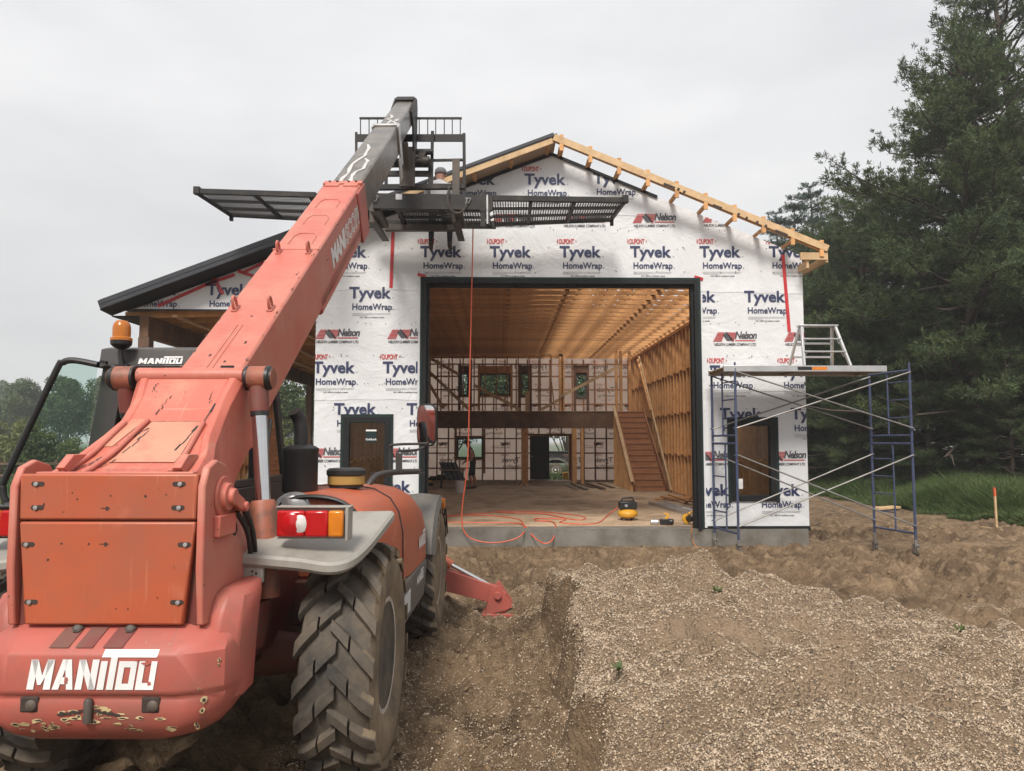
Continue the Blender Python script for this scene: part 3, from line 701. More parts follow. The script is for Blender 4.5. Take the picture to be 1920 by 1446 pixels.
# ---- side and back walls
def wall_stud(name_root, x_in, side):
    wroot = empty('side_wall'); wroot.parent = H; wroot.matrix_parent_inverse = wmat(H).inverted()
    xo = x_in + side*.14
    s1 = MB()
    slot = (18.25, 18.75, 1.0, 2.35) if side > 0 else None
    a, b = (xo, xo+.025) if side > 0 else (xo-.025, xo)
    if slot:
        y0, y1, z0, z1 = slot
        s1.box(a, b, YF+T, y0, ZS, ZC).box(a, b, y1, YB, ZS, ZC).box(a, b, y0, y1, ZS, z0).box(a, b, y0, y1, z1, ZC)
    else: s1.box(a, b, YF+T, YB, ZS, ZC)
    hb(s1, 'sheathing', M['osb'], wroot)
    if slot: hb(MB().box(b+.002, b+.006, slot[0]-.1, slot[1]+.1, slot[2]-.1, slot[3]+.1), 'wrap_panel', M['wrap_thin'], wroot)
    lo, hi = min(x_in, xo), max(x_in, xo); q = .001
    hb(MB().box(lo, hi, YF+T, YB-.15, ZC-.09, ZC), 'top_plate', M['lumber'], wroot)
    hb(MB().box(lo, hi, YF+T, YB-.15, ZS, ZS+.04), 'bottom_plate', M['lumber'], wroot)
    y = YF+.35; k = 0
    while y < YB-.3:
        hb(MB().box(lo, hi, y, y+.038, ZS+.04, ZC-.09), 'stud', M['lumber'], wroot, smooth=False)
        if slot and abs(y-slot[0]) < .3 and k % 1 == 0: pass
        bl = MB(); y2 = min(y+.41, YB-.3)
        for zb in (1.42, 2.65, 3.88):
            zz = zb + (.045 if k % 2 else 0)
            bl.box(lo+.004, hi, y+.039, y2-.001, zz, zz+.038)
        hb(bl, 'blocking', M['lumber'], wroot, smooth=False)
        y += .41; k += 1
    return wroot
wall_stud('side_wall', 5.30, 1); wall_stud('side_wall', -3.08, -1)
# exterior of the side walls: wrap
hb(MB().box(XR-.075, XR-.07, YF+T, YB, ZS, 5.25).box(XL+.07, XL+.075, YF+T, YB, ZS, 5.4), 'side_wrap', M['wrap'])
# back wall: wrap seen from behind through bare framing
YW = 30.9
bw = empty('back_wall'); bw.parent = H; bw.matrix_parent_inverse = wmat(H).inverted()
def bz(px, py): p = at(px, py, YW); return p.x, p.z
ops = []                                     # openings (x0, x1, z0, z1)
for a, b in (((863, 742), (879, 699)), ((900, 742), (957, 700)), ((977, 743), (993, 699)), ((1080, 746), (1100, 699)), ((856, 860), (906, 820)), ((1027, 902), (1066, 818))):
    (x0, z0), (x1, z1) = bz(*a), bz(*b); ops.append([x0, x1, z0, z1])
ops[5][2] = ZS
DOOR_LEAF = (bz(992, 0)[0], bz(1027, 0)[0])
xs = sorted({XL+.1, XR-.1} | {v for o_ in ops for v in o_[:2]}); bk = MB()
for x0, x1 in zip(xs, xs[1:]):
    xm = (x0+x1)/2; cuts = sorted((o_[2], o_[3]) for o_ in ops if o_[0] < xm < o_[1]); z = ZS
    for c0, c1 in cuts + [(zw(xm)-.1, 0)]:
        if c0 > z+.01: bk.box(x0, x1, YW+.12, YW+.125, z, c0)
        z = c1
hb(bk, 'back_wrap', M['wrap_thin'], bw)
gh = MB(); full = [(-1, 0, -XL-.12), (1, 0, XR-.12)]
putb = print_set(gh, YW+.116, [full], True)
for (x, zz) in [(-2.3+1.27*k+dx, z) for z, dx, ks in ((1.02, 0.2, range(7)), (2.36, .75, range(6)), (3.9, .3, range(7)), (4.85, .1, range(7))) for k in ks]:
    if any(o_[0]-.12 < x < o_[1]+.12 and o_[2]-.3 < zz < o_[3]+.15 for o_ in ops): continue
    wrap_mark(putb, x, zz)
for x in [-2.5+1.27*k for k in range(7)]:
    for zz in (1.72, 3.3):
        if not any(o_[0]-.3 < x < o_[1]+.3 and o_[2]-.3 < zz < o_[3]+.15 for o_ in ops): yard_mark(putb, x, zz)
hb(gh, 'wrap_print', [M['ink_ghost'], M['ink_ghost_red'], M['ink_ghost']], bw, smooth=False)
x = XL+.3
def free(x, z0, z1): return not any(o_[0]-.02 < x < o_[1]+.02 and o_[2] < z1 and o_[3] > z0 for o_ in ops)
kk_ = 0
while x < XR-.2:
    segs = [(ZS, 2.75), (2.75, ZC)]
    for z0, z1 in segs:
        zz = [(z0, z1)]
        for o_ in ops:
            if o_[0]-.04 < x < o_[1]+.04: zz = [s2 for a, b in zz for s2 in ((a, min(b, o_[2]-.04)), (max(a, o_[3]+.05), b)) if s2[1]-s2[0] > .1]
        for a, b in zz: hb(MB().box(x, x+.05, YW-.03, YW+.11, a, b), 'stud', M['stud_backlit'], bw, smooth=False)
    x += .46
for z in (.75, 1.36, 1.95, 2.55, 3.35, 3.95, 4.5, 5.0):
    r_ = MB(); cuts = sorted((o_[0]-.04, o_[1]+.04) for o_ in ops if o_[2]-.05 < z < o_[3]+.05); x0 = XL+.15
    for c0, c1 in cuts + [(XR-.15, 0)]:
        if c0 > x0: r_.box(x0, c0, YW+.06, YW+.113, z, z+.055)
        x0 = c1
    hb(r_, 'girt', M['stud_backlit'], bw, smooth=False)
for o_ in ops[:5]:
    window(*o_, YW+.1, t=.07, parent=bw, m='plastic_grey', flange=False)
    c = MB()
    c.box(o_[0]-.09, o_[0]-.001, YW-.04, YW+.112, max(o_[2]-.6, ZS), o_[3]+.35).box(o_[1]+.001, o_[1]+.09, YW-.04, YW+.112, max(o_[2]-.6, ZS), o_[3]+.35)
    c.box(o_[0], o_[1], YW-.035, YW+.09, o_[3]+.002, o_[3]+.30 if o_[2] > 2.5 else o_[3]+.06).box(o_[0], o_[1], YW-.035, YW+.09, o_[2]-.06, o_[2]-.002)
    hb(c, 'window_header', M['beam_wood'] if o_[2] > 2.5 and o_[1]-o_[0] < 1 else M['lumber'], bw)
o_ = ops[5]
c = MB().box(o_[1]+.001, o_[1]+.12, YW-.05, YW+.112, ZS, o_[3]+.1).box(o_[0]-.9, o_[1], YW-.05, YW+.112, o_[3]+.004, o_[3]+.1)
hb(c, 'door_casing', M['lumber'], bw)
dl = hb(MB().box(DOOR_LEAF[0], DOOR_LEAF[1]-.01, YW-.12, YW-.075, ZS+.02, o_[3]), 'entrance_door', M['door_black'], bw, bevel=.004)
hb(MB().lathe([(.035, -.02), (.035, .02), (.02, .04)], Matrix.Translation((DOOR_LEAF[0]+.08, YW-.14, 1.25)) @ Matrix.Rotation(math.pi/2, 4, 'X'), 12), 'handle', M['steel'], dl)

# ---- loft, its front framing, posts and stairs
YM = 27.4
p = lambda px, py: at(px, py, YM)
zb0, zb1 = p(900, 803).z, p(900, 772).z
xm1 = p(1148, 0).x
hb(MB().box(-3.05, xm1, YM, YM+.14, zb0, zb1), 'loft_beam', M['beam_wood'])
hb(MB().box(-3.05, 5.28, YM+.145, YW-.04, zb1-.30, zb1-.28).box(-3.05, xm1+.02, YM-.03, YW-.04, zb1+.001, zb1+.03), 'loft_floor', M['ply'])
for k in range(17): hb(MB().box(-2.9+.42*k, -2.86+.42*k, YM+.141, YW-.04, zb1-.27, zb1-.001), 'loft_joist', M['lumber'], smooth=False)
for px, wd in ((983, .24), (1072, .16), (1086, .10), (868, .12)):
    a = p(px, 0).x
    if px != 868: hb(MB().box(a-wd/2, a+wd/2, YM+.0, YM+.2, ZS, zb0-.002), 'loft_post', M['lumber'])
lf = empty('loft_framing'); lf.parent = H; lf.matrix_parent_inverse = wmat(H).inverted()
zt_ = p(900, 668).z
x = -2.95
while x < p(1050, 0).x:
    hb(MB().box(x, x+.04, YM+.02, YM+.11, zb1+.031, zt_), 'stud', M['stud_backlit'], lf, smooth=False); x += .40
hb(MB().box(-3.05, p(1052, 0).x, YM+.02, YM+.11, zt_, zt_+.09), 'top_plate', M['lumber'], lf)
a = p(1052, 0).x; hb(MB().box(a-.14, a+.06, YM+.02, YM+.2, zb1+.031, ZC-.001), 'corner_post', M['lumber'], lf)
for (a, b) in (((797, 690), (880, 768)), ((800, 668), (860, 702)), ((888, 722), (975, 768)), ((1015, 768), (1048, 750)), ((1032, 700), (1040, 768)), ((1048, 745), (1162, 686)), ((798, 708), (832, 766))):
    hb(MB().bar(at(*a, YM-.03), at(*b, YM-.03), .04, .11, up=(0, 0, 1)), 'brace_board', M['lumber_pale'], lf, smooth=False)
for px, top in ((1148, 680), (1156, 684), (1172, 690)):
    a = at(px, 0, YM+.6).x; hb(MB().box(a-.05, a+.05, YM+.5, YM+.6, zb1+.031, ZC-.001), 'stud', M['lumber'], lf, smooth=False)
hb(MB().box(at(987, 0, YM-.15).x-.06, at(987, 0, YM-.15).x+.10, YM-.05, YM-.032, zb1-.02, zb1+.75), 'brace_board', M['lumber_pale'], lf)
# stairs
stz = empty('staircase'); stz.parent = H; stz.matrix_parent_inverse = wmat(H).inverted()
sy0, sx0, sx1, nr = 23.75, 4.22, 5.16, 14
ry = (YM-sy0)/nr; rz_ = (zb1-ZS)/nr
for k in range(nr):
    y = sy0+k*ry; z = ZS+k*rz_
    t_ = hb(MB().box(sx0, sx1, y-.025, y+ry, z+rz_-.03, z+rz_), 'tread', M['stair_wood'], stz)
    hb(MB().box(sx0, sx1, y, y+.02, z, z+rz_-.031), 'riser', M['stair_wood'], stz)
for x in (sx0-.045, sx1+.005):
    hb(MB().bar((x+.02, sy0-.1, ZS+.12), (x+.02, YM, zb1+.02), .04, .28), 'stringer', M['stair_wood'], stz)
hb(MB().bar((sx0-.09, sy0-.05, ZS+.30), (sx0-.09, YM-.1, zb1+.16), .10, .04), 'guard_cap', M['lumber_pale'], stz)
for k in range(9):
    y = sy0+.05+k*.42; hb(MB().box(sx0-.13, sx0-.05, y, y+.04, ZS+.001, ZS+.26+(y-sy0)/(YM-sy0)*(zb1-ZS-.14)), 'guard_stud', M['lumber'], stz, smooth=False)
hb(MB().bar(Vector((5.22, 28.2, 5.0)), Vector((5.18, 23.0, ZS+.05)), .05, .14), 'rail_board', M['lumber_pale'], stz)
hb(MB().bar(Vector((5.17, 28.2, 4.9)), Vector((5.17, 25.9, 2.9)), .05, .12), 'rail_board', M['lumber'], stz)

# ---- roof framing
rf = empty('roof_framing'); rf.parent = H; rf.matrix_parent_inverse = wmat(H).inverted()
def zroof(x): return zw(x) + .06
tr = MB()
e0, e1 = XL+.02, XR-.02
def w_(y, t):
    t.bar((e0, y, ZC+.045), (e1, y, ZC+.045), .04, .09)
    t.bar((e0, y, zw(e0)-.05), (XP, y, ZP-.05), .04, .09); t.bar((XP, y, ZP-.05), (e1, y, zw(e1)-.05), .04, .09)
    xsb = [e0+(e1-e0)*q for q in (0.1, .27, .42, .58, .73, .9)]; top = [e0+(e1-e0)*q for q in (.17, .33, .5, .66, .82)]
    for i, xb in enumerate(xsb):
        for j in (i-1, i):
            if 0 <= j < 5: t.bar((xb, y+.001, ZC+.09), (top[j], y+.001, zw(top[j])-.10), .038, .085)
        t.box(xb-.1, xb+.1, y-.023, y-.021, ZC+.01, ZC+.09); 
t = MB(); w_(0, t)
tm = hb(t, 'truss', M['lumber'], rf, smooth=False)
tm.location.y = YF+.45
for k in range(1, 28):
    c = tm.copy(); COL.objects.link(c); c.parent = rf; c.location.y = YF+.45+.61*k
for k in range(12):                           # purlins over the left slope carry the metal, those on the right lie bare
    xx_ = XP-.12-k*.66
    hb(MB().bar((xx_, YF-.38 if xx_ > -1.9 else YF+.2, zw(xx_)+.04), (xx_, YB+.2, zw(xx_)+.04), .09, .038, up=(SL, 0, 1)), 'purlin', M['lumber'], rf, smooth=False)
for k in range(10):
    xx_ = XP+.14+k*.515
    hb(MB().bar((xx_, YF-.43, zw(xx_)+.03), (xx_, YB+.2, zw(xx_)+.03), .09, .040, up=(-SR, 0, 1)), 'purlin', M['lumber'], rf, smooth=False)
    hb(MB().bar((xx_, YF-.448, zw(xx_)-.05), (xx_, YF-.448, zw(xx_)+.245), .07, .038, up=(0, 1, 0)), 'lookout_block', M['lumber'], rf, smooth=False)
# strapping rows lengthwise under the trusses
for x in (-1.9, .2, 1.55, 3.65): hb(MB().bar((x, YF+.4, ZC+.12), (x, YB-.3, ZC+.12), .09, .02), 'runner', M['beam_wood'], rf, smooth=False)
# metal on the left slope, with ribs
XE = -7.0
def zr_(x): return zw(x) + .19 + .01*(XP-x)/8
mt = MB(); y0, y1 = YF-.46, YB+.4
mt.prism([(XP+.06, zr_(XP)+.0), (XE, zr_(XE)), (XE, zr_(XE)+.022), (XP+.06, zr_(XP)+.025)], y0, y1, M=Matrix(((0, 1, 0, 0), (1, 0, 0, 0), (0, 0, 1, 0), (0, 0, 0, 1))))
y = y0+.05
while y < y1: mt.bar((XE, y, zr_(XE)+.03), (XP, y, zr_(XP)+.035), .03, .03); y += .3
hb(mt, 'metal_roof', M['roof_metal'])
YFY = YF-.42
hb(MB().bar((XP-.02, YFY, zr_(XP)-.085), (-2.05, YFY, zr_(-2.05)-.085), .04, .13), 'fly_rafter', M['lumber_pale'])
hb(MB().bar((XP-.02, YFY-.022, zr_(XP)-.005), (-2.2, YFY-.022, zr_(-2.2)-.005), .012, .075), 'rake_trim', M['roof_metal'])
fz = .205
fa = MB().bar((-1.9, YFY-.01, zr_(-1.9)-.055), (XE, YFY-.01, zr_(XE)-.055), .06, .15)
fa.bar((-1.9, YFY-.045, zr_(-1.9)-.045), (XE, YFY-.045, zr_(XE)-.045), .006, .016)
hb(fa, 'rake_fascia', M['roof_metal'])
so = MB()
so.add([(-1.9, YFY+.01, zr_(-1.9)-.14), (XE, YFY+.01, zr_(XE)-.14), (XE, YF+.0, zr_(XE)-.175), (-1.9, YF+.0, zr_(-1.9)-.175),
        (-1.9, YFY+.01, zr_(-1.9)-.12), (XE, YFY+.01, zr_(XE)-.12), (XE, YF+.0, zr_(XE)-.155), (-1.9, YF, zr_(-1.9)-.155)],
       [(0, 1, 2, 3), (7, 6, 5, 4), (0, 4, 5, 1), (2, 6, 7, 3), (0, 3, 7, 4), (1, 5, 6, 2)])
so.box(XE, -6.5, YF+.0, YB+.3, zr_(XE)-.19, zr_(XE)-.17)
hb(so, 'soffit', M['trim_black'])
so = MB(); so.add([(XP, YFY+.03, ZP+.05), (-1.9, YFY+.03, zw(-1.9)+.05), (-1.9, YF+.02, zw(-1.9)+.03), (XP, YF+.02, ZP+.03), (XP, YFY+.03, ZP+.06), (-1.9, YFY+.03, zw(-1.9)+.06), (-1.9, YF+.02, zw(-1.9)+.04), (XP, YF+.02, ZP+.04)],
       [(0, 1, 2, 3), (7, 6, 5, 4), (0, 4, 5, 1), (2, 6, 7, 3), (0, 3, 7, 4), (1, 5, 6, 2)])
hb(so, 'soffit', M['ply'])
edge = MB().bar((XP, YF-.02, ZP-.005), (-2.2, YF-.02, zw(-2.2)-.005), .035, .05).bar((XP, YF-.02, ZP-.005), (2.9, YF-.02, zw(2.9)-.005), .035, .05)
hb(edge, 'gable_flashing', M['trim_black'])
eb = MB().box(XLT+.02, XL, YF-.012, YF-.002, 4.215, 4.245); hb(eb, 'gable_flashing', M['trim_black'])
# bare fly rafter on the right slope
hb(MB().bar((XP, YFY-.03, ZP+.14), (5.85, YFY-.03, zw(5.85)+.14), .04, .118), 'fly_rafter', M['lumber_pale'])
hb(MB().bar((XP+.05, YFY+.02, ZP+.12), (5.80, YFY+.02, zw(5.80)+.12), .04, .12), 'fly_rafter', M['lumber'])
sm = MB()
for px, py, ln in ((1255, 349, .20), (1345, 388, .16), (1465, 437, .22), (1272, 355, .04), (1283, 360, .04), (1385, 402, .04), (1400, 409, .04), (1420, 417, .04), (1436, 424, .04)):
    q_ = at(px, py, YFY-.052); sm.bar(q_+Vector((-ln/2, 0, ln*.2)), q_+Vector((ln/2, 0, -ln*.2)), .003, .05)
[hb(q, 'board_stain', M['primer']) for q in pieces(sm)]
for (a, b) in (((5.50, YF-.40, 5.02), (5.50, YF+.3, 5.02)), ((5.36, YFY-.0, 5.16), (5.85, YFY+.0, 5.16)), ((5.84, YFY, 5.12), (5.84, YB, 5.12))):
    hb(MB().bar(a, b, .04, .13), 'eave_board', M['lumber_pale'])
# ---- lean-to on the left
lt_ = empty('lean_to'); lt_.parent = H; lt_.matrix_parent_inverse = wmat(H).inverted()
XBm = -6.42
for y in (YF+.1, YF+6.0, YF+12.0, YB-.2):
    hb(MB().box(XBm-.10, XBm+.10, y-.1, y+.1, -.05, 3.74), 'post', M['old_wood'], lt_, bevel=.01)
hb(MB().box(XBm-.08, XBm+.08, YF+.0, YB, 3.742, 4.12), 'eave_beam', M['beam_wood'], lt_)
hb(MB().box(XL-.08, XL+.02, YF+T+.01, YB, 4.02, 4.20), 'ledger', M['beam_wood'], lt_)
y = YF+.3
while y < YB:
    hb(MB().bar((XL, y, 4.27), (XE+.1, y, 4.18), .04, .12), 'rafter', M['lumber'], lt_, smooth=False); y += .61
for x in (-5.9, -5.0, -4.1): hb(MB().bar((x, YF+.05, 4.13), (x, YB, 4.13), .09, .03), 'strapping', M['lumber_pale'], lt_, smooth=False)
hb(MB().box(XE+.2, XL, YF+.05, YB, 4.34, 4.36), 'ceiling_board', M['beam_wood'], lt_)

# ================================================================== TELEHANDLER
T0 = empty('telehandler', (-1.72, 4.6, 0), -R(1.6))
tag(T0, 'faded red telehandler with its boom raised to the gable, seen from behind', 'telehandler')
TI = wmat(T0).inverted()
def loc(px, py, Y): return TI @ at(px, py, Y)
def tb(mb, name, mats, parent=None, **k):
    o = mb.build(name, mats, parent or T0, **k)
    if parent and parent is not T0: o.matrix_parent_inverse = (TI @ wmat(parent)).inverted()
    return o
# ---- wheels
def wheel(x, y, side):
    C = Matrix.Translation((x, y, .615)); RX = Matrix.Rotation(math.pi/2, 4, 'Y')   # lathe axis -> +x
    w = MB(); s = side
    rim = [(.30, -.15*s), (.325, -.16*s), (.325, -.12*s), (.27, -.10*s), (.255, .02*s), (.10, .05*s), (.10, .10*s), (.25, .10*s), (.29, .155*s), (.335, .165*s), (.335, .15*s)]
    rim = [(.30, .17), (.338, .172), (.338, .158), (.305, .14), (.292, .03), (.20, .015), (.165, .05), (.10, .055), (.095, .11), (.06, .12), (0, .12)]
    w.lathe([(r, z*s) for r, z in rim], C @ RX, 40, caps=False)
    w.lathe([(.338, -.17*s), (.305, -.16*s), (.30, .10*s)], C @ RX, 40, caps=False).lathe([(.30, -.03*s), (.24, -.01*s), (.10, .01*s), (0, .01*s)], C @ RX, 24)
    for k in range(8):
        a = 2*math.pi*k/8; w.lathe([(.016, .055*s), (.016, .085*s), (0, .087*s)], C @ RX @ Matrix.Translation((.14*math.cos(a), .14*math.sin(a), 0)), 6)
    wh = tb(w, 'wheel', M['rim'], fix=True)
    t = MB()
    t.lathe([(.30, -.165), (.34, -.175), (.40, -.198), (.47, -.205), (.54, -.198), (.575, -.182), (.592, -.14), (.602, -.07), (.605, 0), (.602, .07), (.592, .14), (.575, .182), (.54, .198), (.47, .205), (.40, .198), (.34, .175), (.30, .165)], C @ RX, 60)
    rr = random.Random(int(x*10+y*3+7))
    for k in range(18):
        for sd in (-1, 1):
            a0 = 2*math.pi*(k + (.5 if sd > 0 else 0))/18 + .04
            for t0, t1 in ((0, .42), (.47, 1.0)):
                rings = []
                for i in range(5):
                    q = t0+(t1-t0)*i/4; ax = sd*(-.018+.232*q)*1.0; ang = a0 + .36*q**1.1 + (.004 if t0 else 0)
                    ax = max(-.208, min(.208, ax)); drop = .035*max(0, q-.7)/.3
                    ro = .646-.012*q*q-drop*.8; ri = .59-.03*max(0, q-.6)/.4; hw = (.030+.012*q)/.6; ch = .006/.6
                    pt = lambda r, a: Vector((x+ax, y+r*math.cos(a), .615+r*math.sin(a)))
                    rings.append([pt(ri, ang-hw*1.35), pt(ro-.008, ang-hw), pt(ro, ang-hw+ch), pt(ro, ang+hw-ch), pt(ro-.008, ang+hw), pt(ri, ang+hw*1.35)])
                t.loft(rings)
    ty = tb(t, 'tyre', [M['rubber'], M['rubber_dusty']], wh)
    for p_ in ty.data.polygons:
        c = p_.center; r = math.hypot(c.y-y, c.z-.615)
        if (c.x-x)*side > .165 and r < .60: p_.material_index = 1
for x, y, s in ((.885, 0, 1), (-.885, 0, -1), (.865, 2.93, 1), (-.865, 2.93, -1)): wheel(x, y, s)
# ---- chassis
c = MB().box(-.36, .36, -.85, 3.5, .62, 1.02).box(-.42, -.37, -.9, 2.0, .70, 1.10).box(.37, .42, -.9, 2.0, .70, 1.10)
for y in (0, 2.93): c.tube([(-.75, y, .62), (-.4, y, .62), (.4, y, .62), (.75, y, .62)], [.09, .13, .13, .09], 12)
a = loc(500, 1150, 4.0); c.prism([(-.68, 1.02), (-.40, 1.02), (-.40, .92), (-.52, .78), (-.60, .80)], .44, .50); c.prism([(-.68, 1.02), (-.40, 1.02), (-.40, .92), (-.52, .78), (-.60, .80)], -.50, -.44)
c.box(-.62, .62, .30, .62, .70, .98)
tb(c, 'chassis', M['dark_red'], bevel=.01)
# ---- rear uprights and cover panels
for s in (-1, 1):
    mb = MB()
    pl = [(-1.135, 1.045), (-1.165, 1.30), (-1.165, 1.66), (-1.12, 1.745), (-1.03, 1.775), (-.93, 1.75), (-.60, 1.39), (-.60, 1.20), (-.72, 1.06), (-.90, 1.03)]
    a, b = sorted((s*.405, s*.440)); mb.prism(pl, a, b)
    o = tb(mb, 'side_plate', M['salmon'], bevel=.008)
    mb = MB()
    RX = Matrix.Rotation(s*math.pi/2, 4, 'Y')
    mb.lathe([(.10, .436), (.10, .452), (.066, .455), (.066, .478), (.040, .481), (.040, .505), (0, .507)], Matrix.Translation((0, -.965, 1.60)) @ RX, 24)
    mb.bar((s*.485, -.98, 1.61), (s*.495, -.85, 1.55), .02, .06); mb.lathe([(.024, .44), (.024, .52), (0, .522)], Matrix.Translation((0, -.845, 1.545)) @ RX, 14)
    mb.box(min(s*.42, s*.47), max(s*.42, s*.47), -1.06, -.86, 1.42, 1.52)
    tb(mb, 'pivot_boss', M['salmon_worn'], o, bevel=.006)
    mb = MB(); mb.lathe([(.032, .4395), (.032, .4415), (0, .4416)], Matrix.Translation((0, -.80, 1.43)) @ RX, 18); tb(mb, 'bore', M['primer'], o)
def panel(z0, z1, w0, w1, name):
    mb = MB(); y0, y1 = -1.155, -1.115
    for (ya, yb) in ((y0, y1),):
        vs = [(-w0, ya, z0), (w0, ya, z0), (w1, ya, z1), (-w1, ya, z1), (-w0, yb, z0), (w0, yb, z0), (w1, yb, z1), (-w1, yb, z1)]
        mb.add(vs, [(0, 1, 2, 3), (5, 4, 7, 6), (0, 4, 5, 1), (1, 5, 6, 2), (2, 6, 7, 3), (3, 7, 4, 0)])
    o = tb(mb, name, M['orange'], bevel=.010)
    sl = MB(); bo = MB()
    for sx in (-1, 1):
        for z in ((z0+.055, z1-.045) if z1-z0 < .3 else (z0+.10, z1-.10)):
            xx = sx*(.345 + (w1-w0)*(z-z0)/(z1-z0) - .03)
            sl.prism([(xx+math.cos(q)*.012+(.018 if math.cos(q) > 0 else -.018), z+math.sin(q)*.011) for q in np.linspace(0, 2*math.pi, 14, endpoint=False)], y0-.0015, y0+.004, M=Matrix(((0, 1, 0, 0), (1, 0, 0, 0), (0, 0, 1, 0), (0, 0, 0, 1))))
            bo.lathe([(.010, 0), (.010, .008), (0, .009)], Matrix.Translation((xx+sx*.006, y0-.001, z)) @ Matrix.Rotation(math.pi/2, 4, 'X'), 8)
    [tb(q, 'slot', M['primer'], o, smooth=False) for q in pieces(sl)]; [tb(q, 'bolt', M['steel'], o) for q in pieces(bo)]
    r_ = random.Random(len(name)+int(z0*100)); sp = MB()
    for k in range(6):
        xx, zz, rad = r_.uniform(-.3, .3), r_.uniform(z0+.05, z1-.05), r_.uniform(.003, .007)
        sp.prism([(xx+rad*math.cos(q)*r_.uniform(.6, 1.2), zz+rad*math.sin(q)*r_.uniform(.6, 1.4)) for q in np.linspace(0, 6.283, 8, endpoint=False)], y0-.001, y0+.002, M=Matrix(((0, 1, 0, 0), (1, 0, 0, 0), (0, 0, 1, 0), (0, 0, 0, 1))))
    zz = z0+.05 if z1-z0 < .3 else z1-.10
    sp.box(-.03, .012, y0-.001, y0+.002, zz, zz+.004).box(-.008, .004, y0-.0012, y0+.002, zz-.008, zz+.010)
    tb(sp, 'paint_chip', M['primer'], o, smooth=False)
panel(1.05, 1.502, .352, .397, 'rear_panel'); panel(1.510, 1.715, .398, .402, 'rear_panel')
tb(MB().box(-.40, .40, -1.11, -.95, 1.04, 1.70), 'rear_frame', M['dark_red'])
# ---- counterweight
def cw_ring(z, fx, fy, sx, y1=-.62):
    ch = (sx-fx); h = ((fx, fy), (fx+ch*.45, fy+.035), (fx+ch*.85, fy+.10), (sx, fy+.19), (sx*.985, fy+.34), (sx*.82, y1))
    return [Vector((x, y, z)) for x, y in [(-h[0][0], h[0][1])] + list(h) + [(-x, y) for x, y in h[:0:-1]]]
CW = [(.545, .20, -1.08, .36), (.56, .26, -1.15, .42), (.60, .335, -1.205, .48), (.66, .375, -1.235, .53), (.735, .39, -1.235, .56), (.765, .388, -1.225, .57), (.785, .372, -1.245, .572), (.80, .368, -1.248, .573), (.945, .36, -1.236, .57), (.985, .355, -1.195, .565), (1.05, .34, -1.115, .545), (1.06, .33, -1.10, .53)]
cw = MB().loft([cw_ring(*r) for r in CW])
for s in (-1, 1):
    rg = []
    for z, x0, x1, y0 in ((.70, .36, .572, -1.08), (.95, .37, .588, -1.09), (1.08, .40, .592, -1.07), (1.15, .42, .585, -1.02), (1.18, .45, .56, -.95)):
        rg.append([Vector((s*x, y, z)) for x, y in ((x0, y0), ((x0+x1)/2, y0-.02), (x1-.02, y0+.03), (x1, y0+.09), (x1*.985, y0+.24), (x1*.86, -.64), (x0, -.64))])
    cw.loft(rg)
CWO = tb(cw, 'counterweight', M['bumper_red'], bevel=.012)
def cwy(z):
    zs = [r[0] for r in CW]; return float(np.interp(z, zs, [r[2] for r in CW]))
lg, wd = maker_logo()
bl = MB(); sc = .545/wd; sv = .158
def on_cw(u, v, off=.004): z = .803+v; return Vector((u, cwy(z)-off, z))
for p_ in lg:
    bl.add([on_cw((u-wd/2)*sc+.005, v*sv) for u, v in p_], [tuple(range(len(p_)))])
LGW = tb(bl, 'maker_lettering', M['white_paint'], CWO, smooth=False)
r_ = random.Random(11); chp = MB()
def blob(mb, u, z, ru, rz_2, n=11, off=.006, mi=0):
    mb.add([Vector((u+ru*math.cos(q)*r_.uniform(.55, 1.25), cwy(z+rz_2*math.sin(q))-off, z+rz_2*math.sin(q)*r_.uniform(.6, 1.1))) for q in np.linspace(0, 6.283, n, endpoint=False)], [tuple(range(n))], mi)
for u, v, a, b in ((-.10, .03, .010, .016), (-.06, .05, .005, .025), (.24, .10, .02, .008), (.20, .115, .01, .006), (.26, .02, .010, .01)): blob(chp, u, .81+v, a, b, mi=2, off=.0055)
for k in range(46):                           # chipped paint along the lower lip
    u = r_.uniform(-.33, .36); z = .665 + .05*math.exp(-(u/.13)**2) + r_.uniform(-.05, .018)
    ru, rz_2 = r_.uniform(.006, .030), r_.uniform(.003, .011); blob(chp, u, z, ru, rz_2, mi=0, off=.004)
    if r_.random() < .6: blob(chp, u+r_.uniform(-.004, .004), z, ru*.6, rz_2*.6, mi=1, off=.005)
for k in range(9): blob(chp, -.12+.03*k, .715-.010*abs(k-4)*.5, .024, .007, mi=1, off=.0052)
zs_c = [r[0] for r in CW]
for sd, z, f, ru in ((1, .745, .05, .016), (1, .70, .12, .012), (1, .905, .75, .008), (1, .885, .72, .006), (1, .80, -.05, .005), (1, .64, .1, .010), (-1, .705, .5, .030), (-1, .685, .2, .014), (-1, .66, .0, .016), (1, .62, .3, .012)):
    fx, fy, sx = (float(np.interp(z, zs_c, [r[i] for r in CW])) for i in (1, 2, 3)); ch = sx-fx
    p2, p3 = Vector((sd*(fx+ch*.45), fy+.035, z)), Vector((sd*(fx+ch*.85), fy+.10, z)); tt = (p3-p2).normalized(); nn = Vector((sd*abs(tt.y), -abs(tt.x), 0))*.006
    for mi, q_ in ((0, 1), (1, .55)):
        cc = p2.lerp(p3, f)+nn*(1+.2*mi)
        chp.add([cc+tt*ru*q_*math.cos(w)*r_.uniform(.6, 1.2)+Vector((0, 0, ru*q_*math.sin(w)*r_.uniform(.7, 1.3))) for w in np.linspace(0, 6.283, 11, endpoint=False)], [tuple(range(11))], mi)
tb(chp, 'paint_chip', [M['chip'], M['primer'], M['bumper_red']], CWO, smooth=False)
pk = MB(); bt = MB()
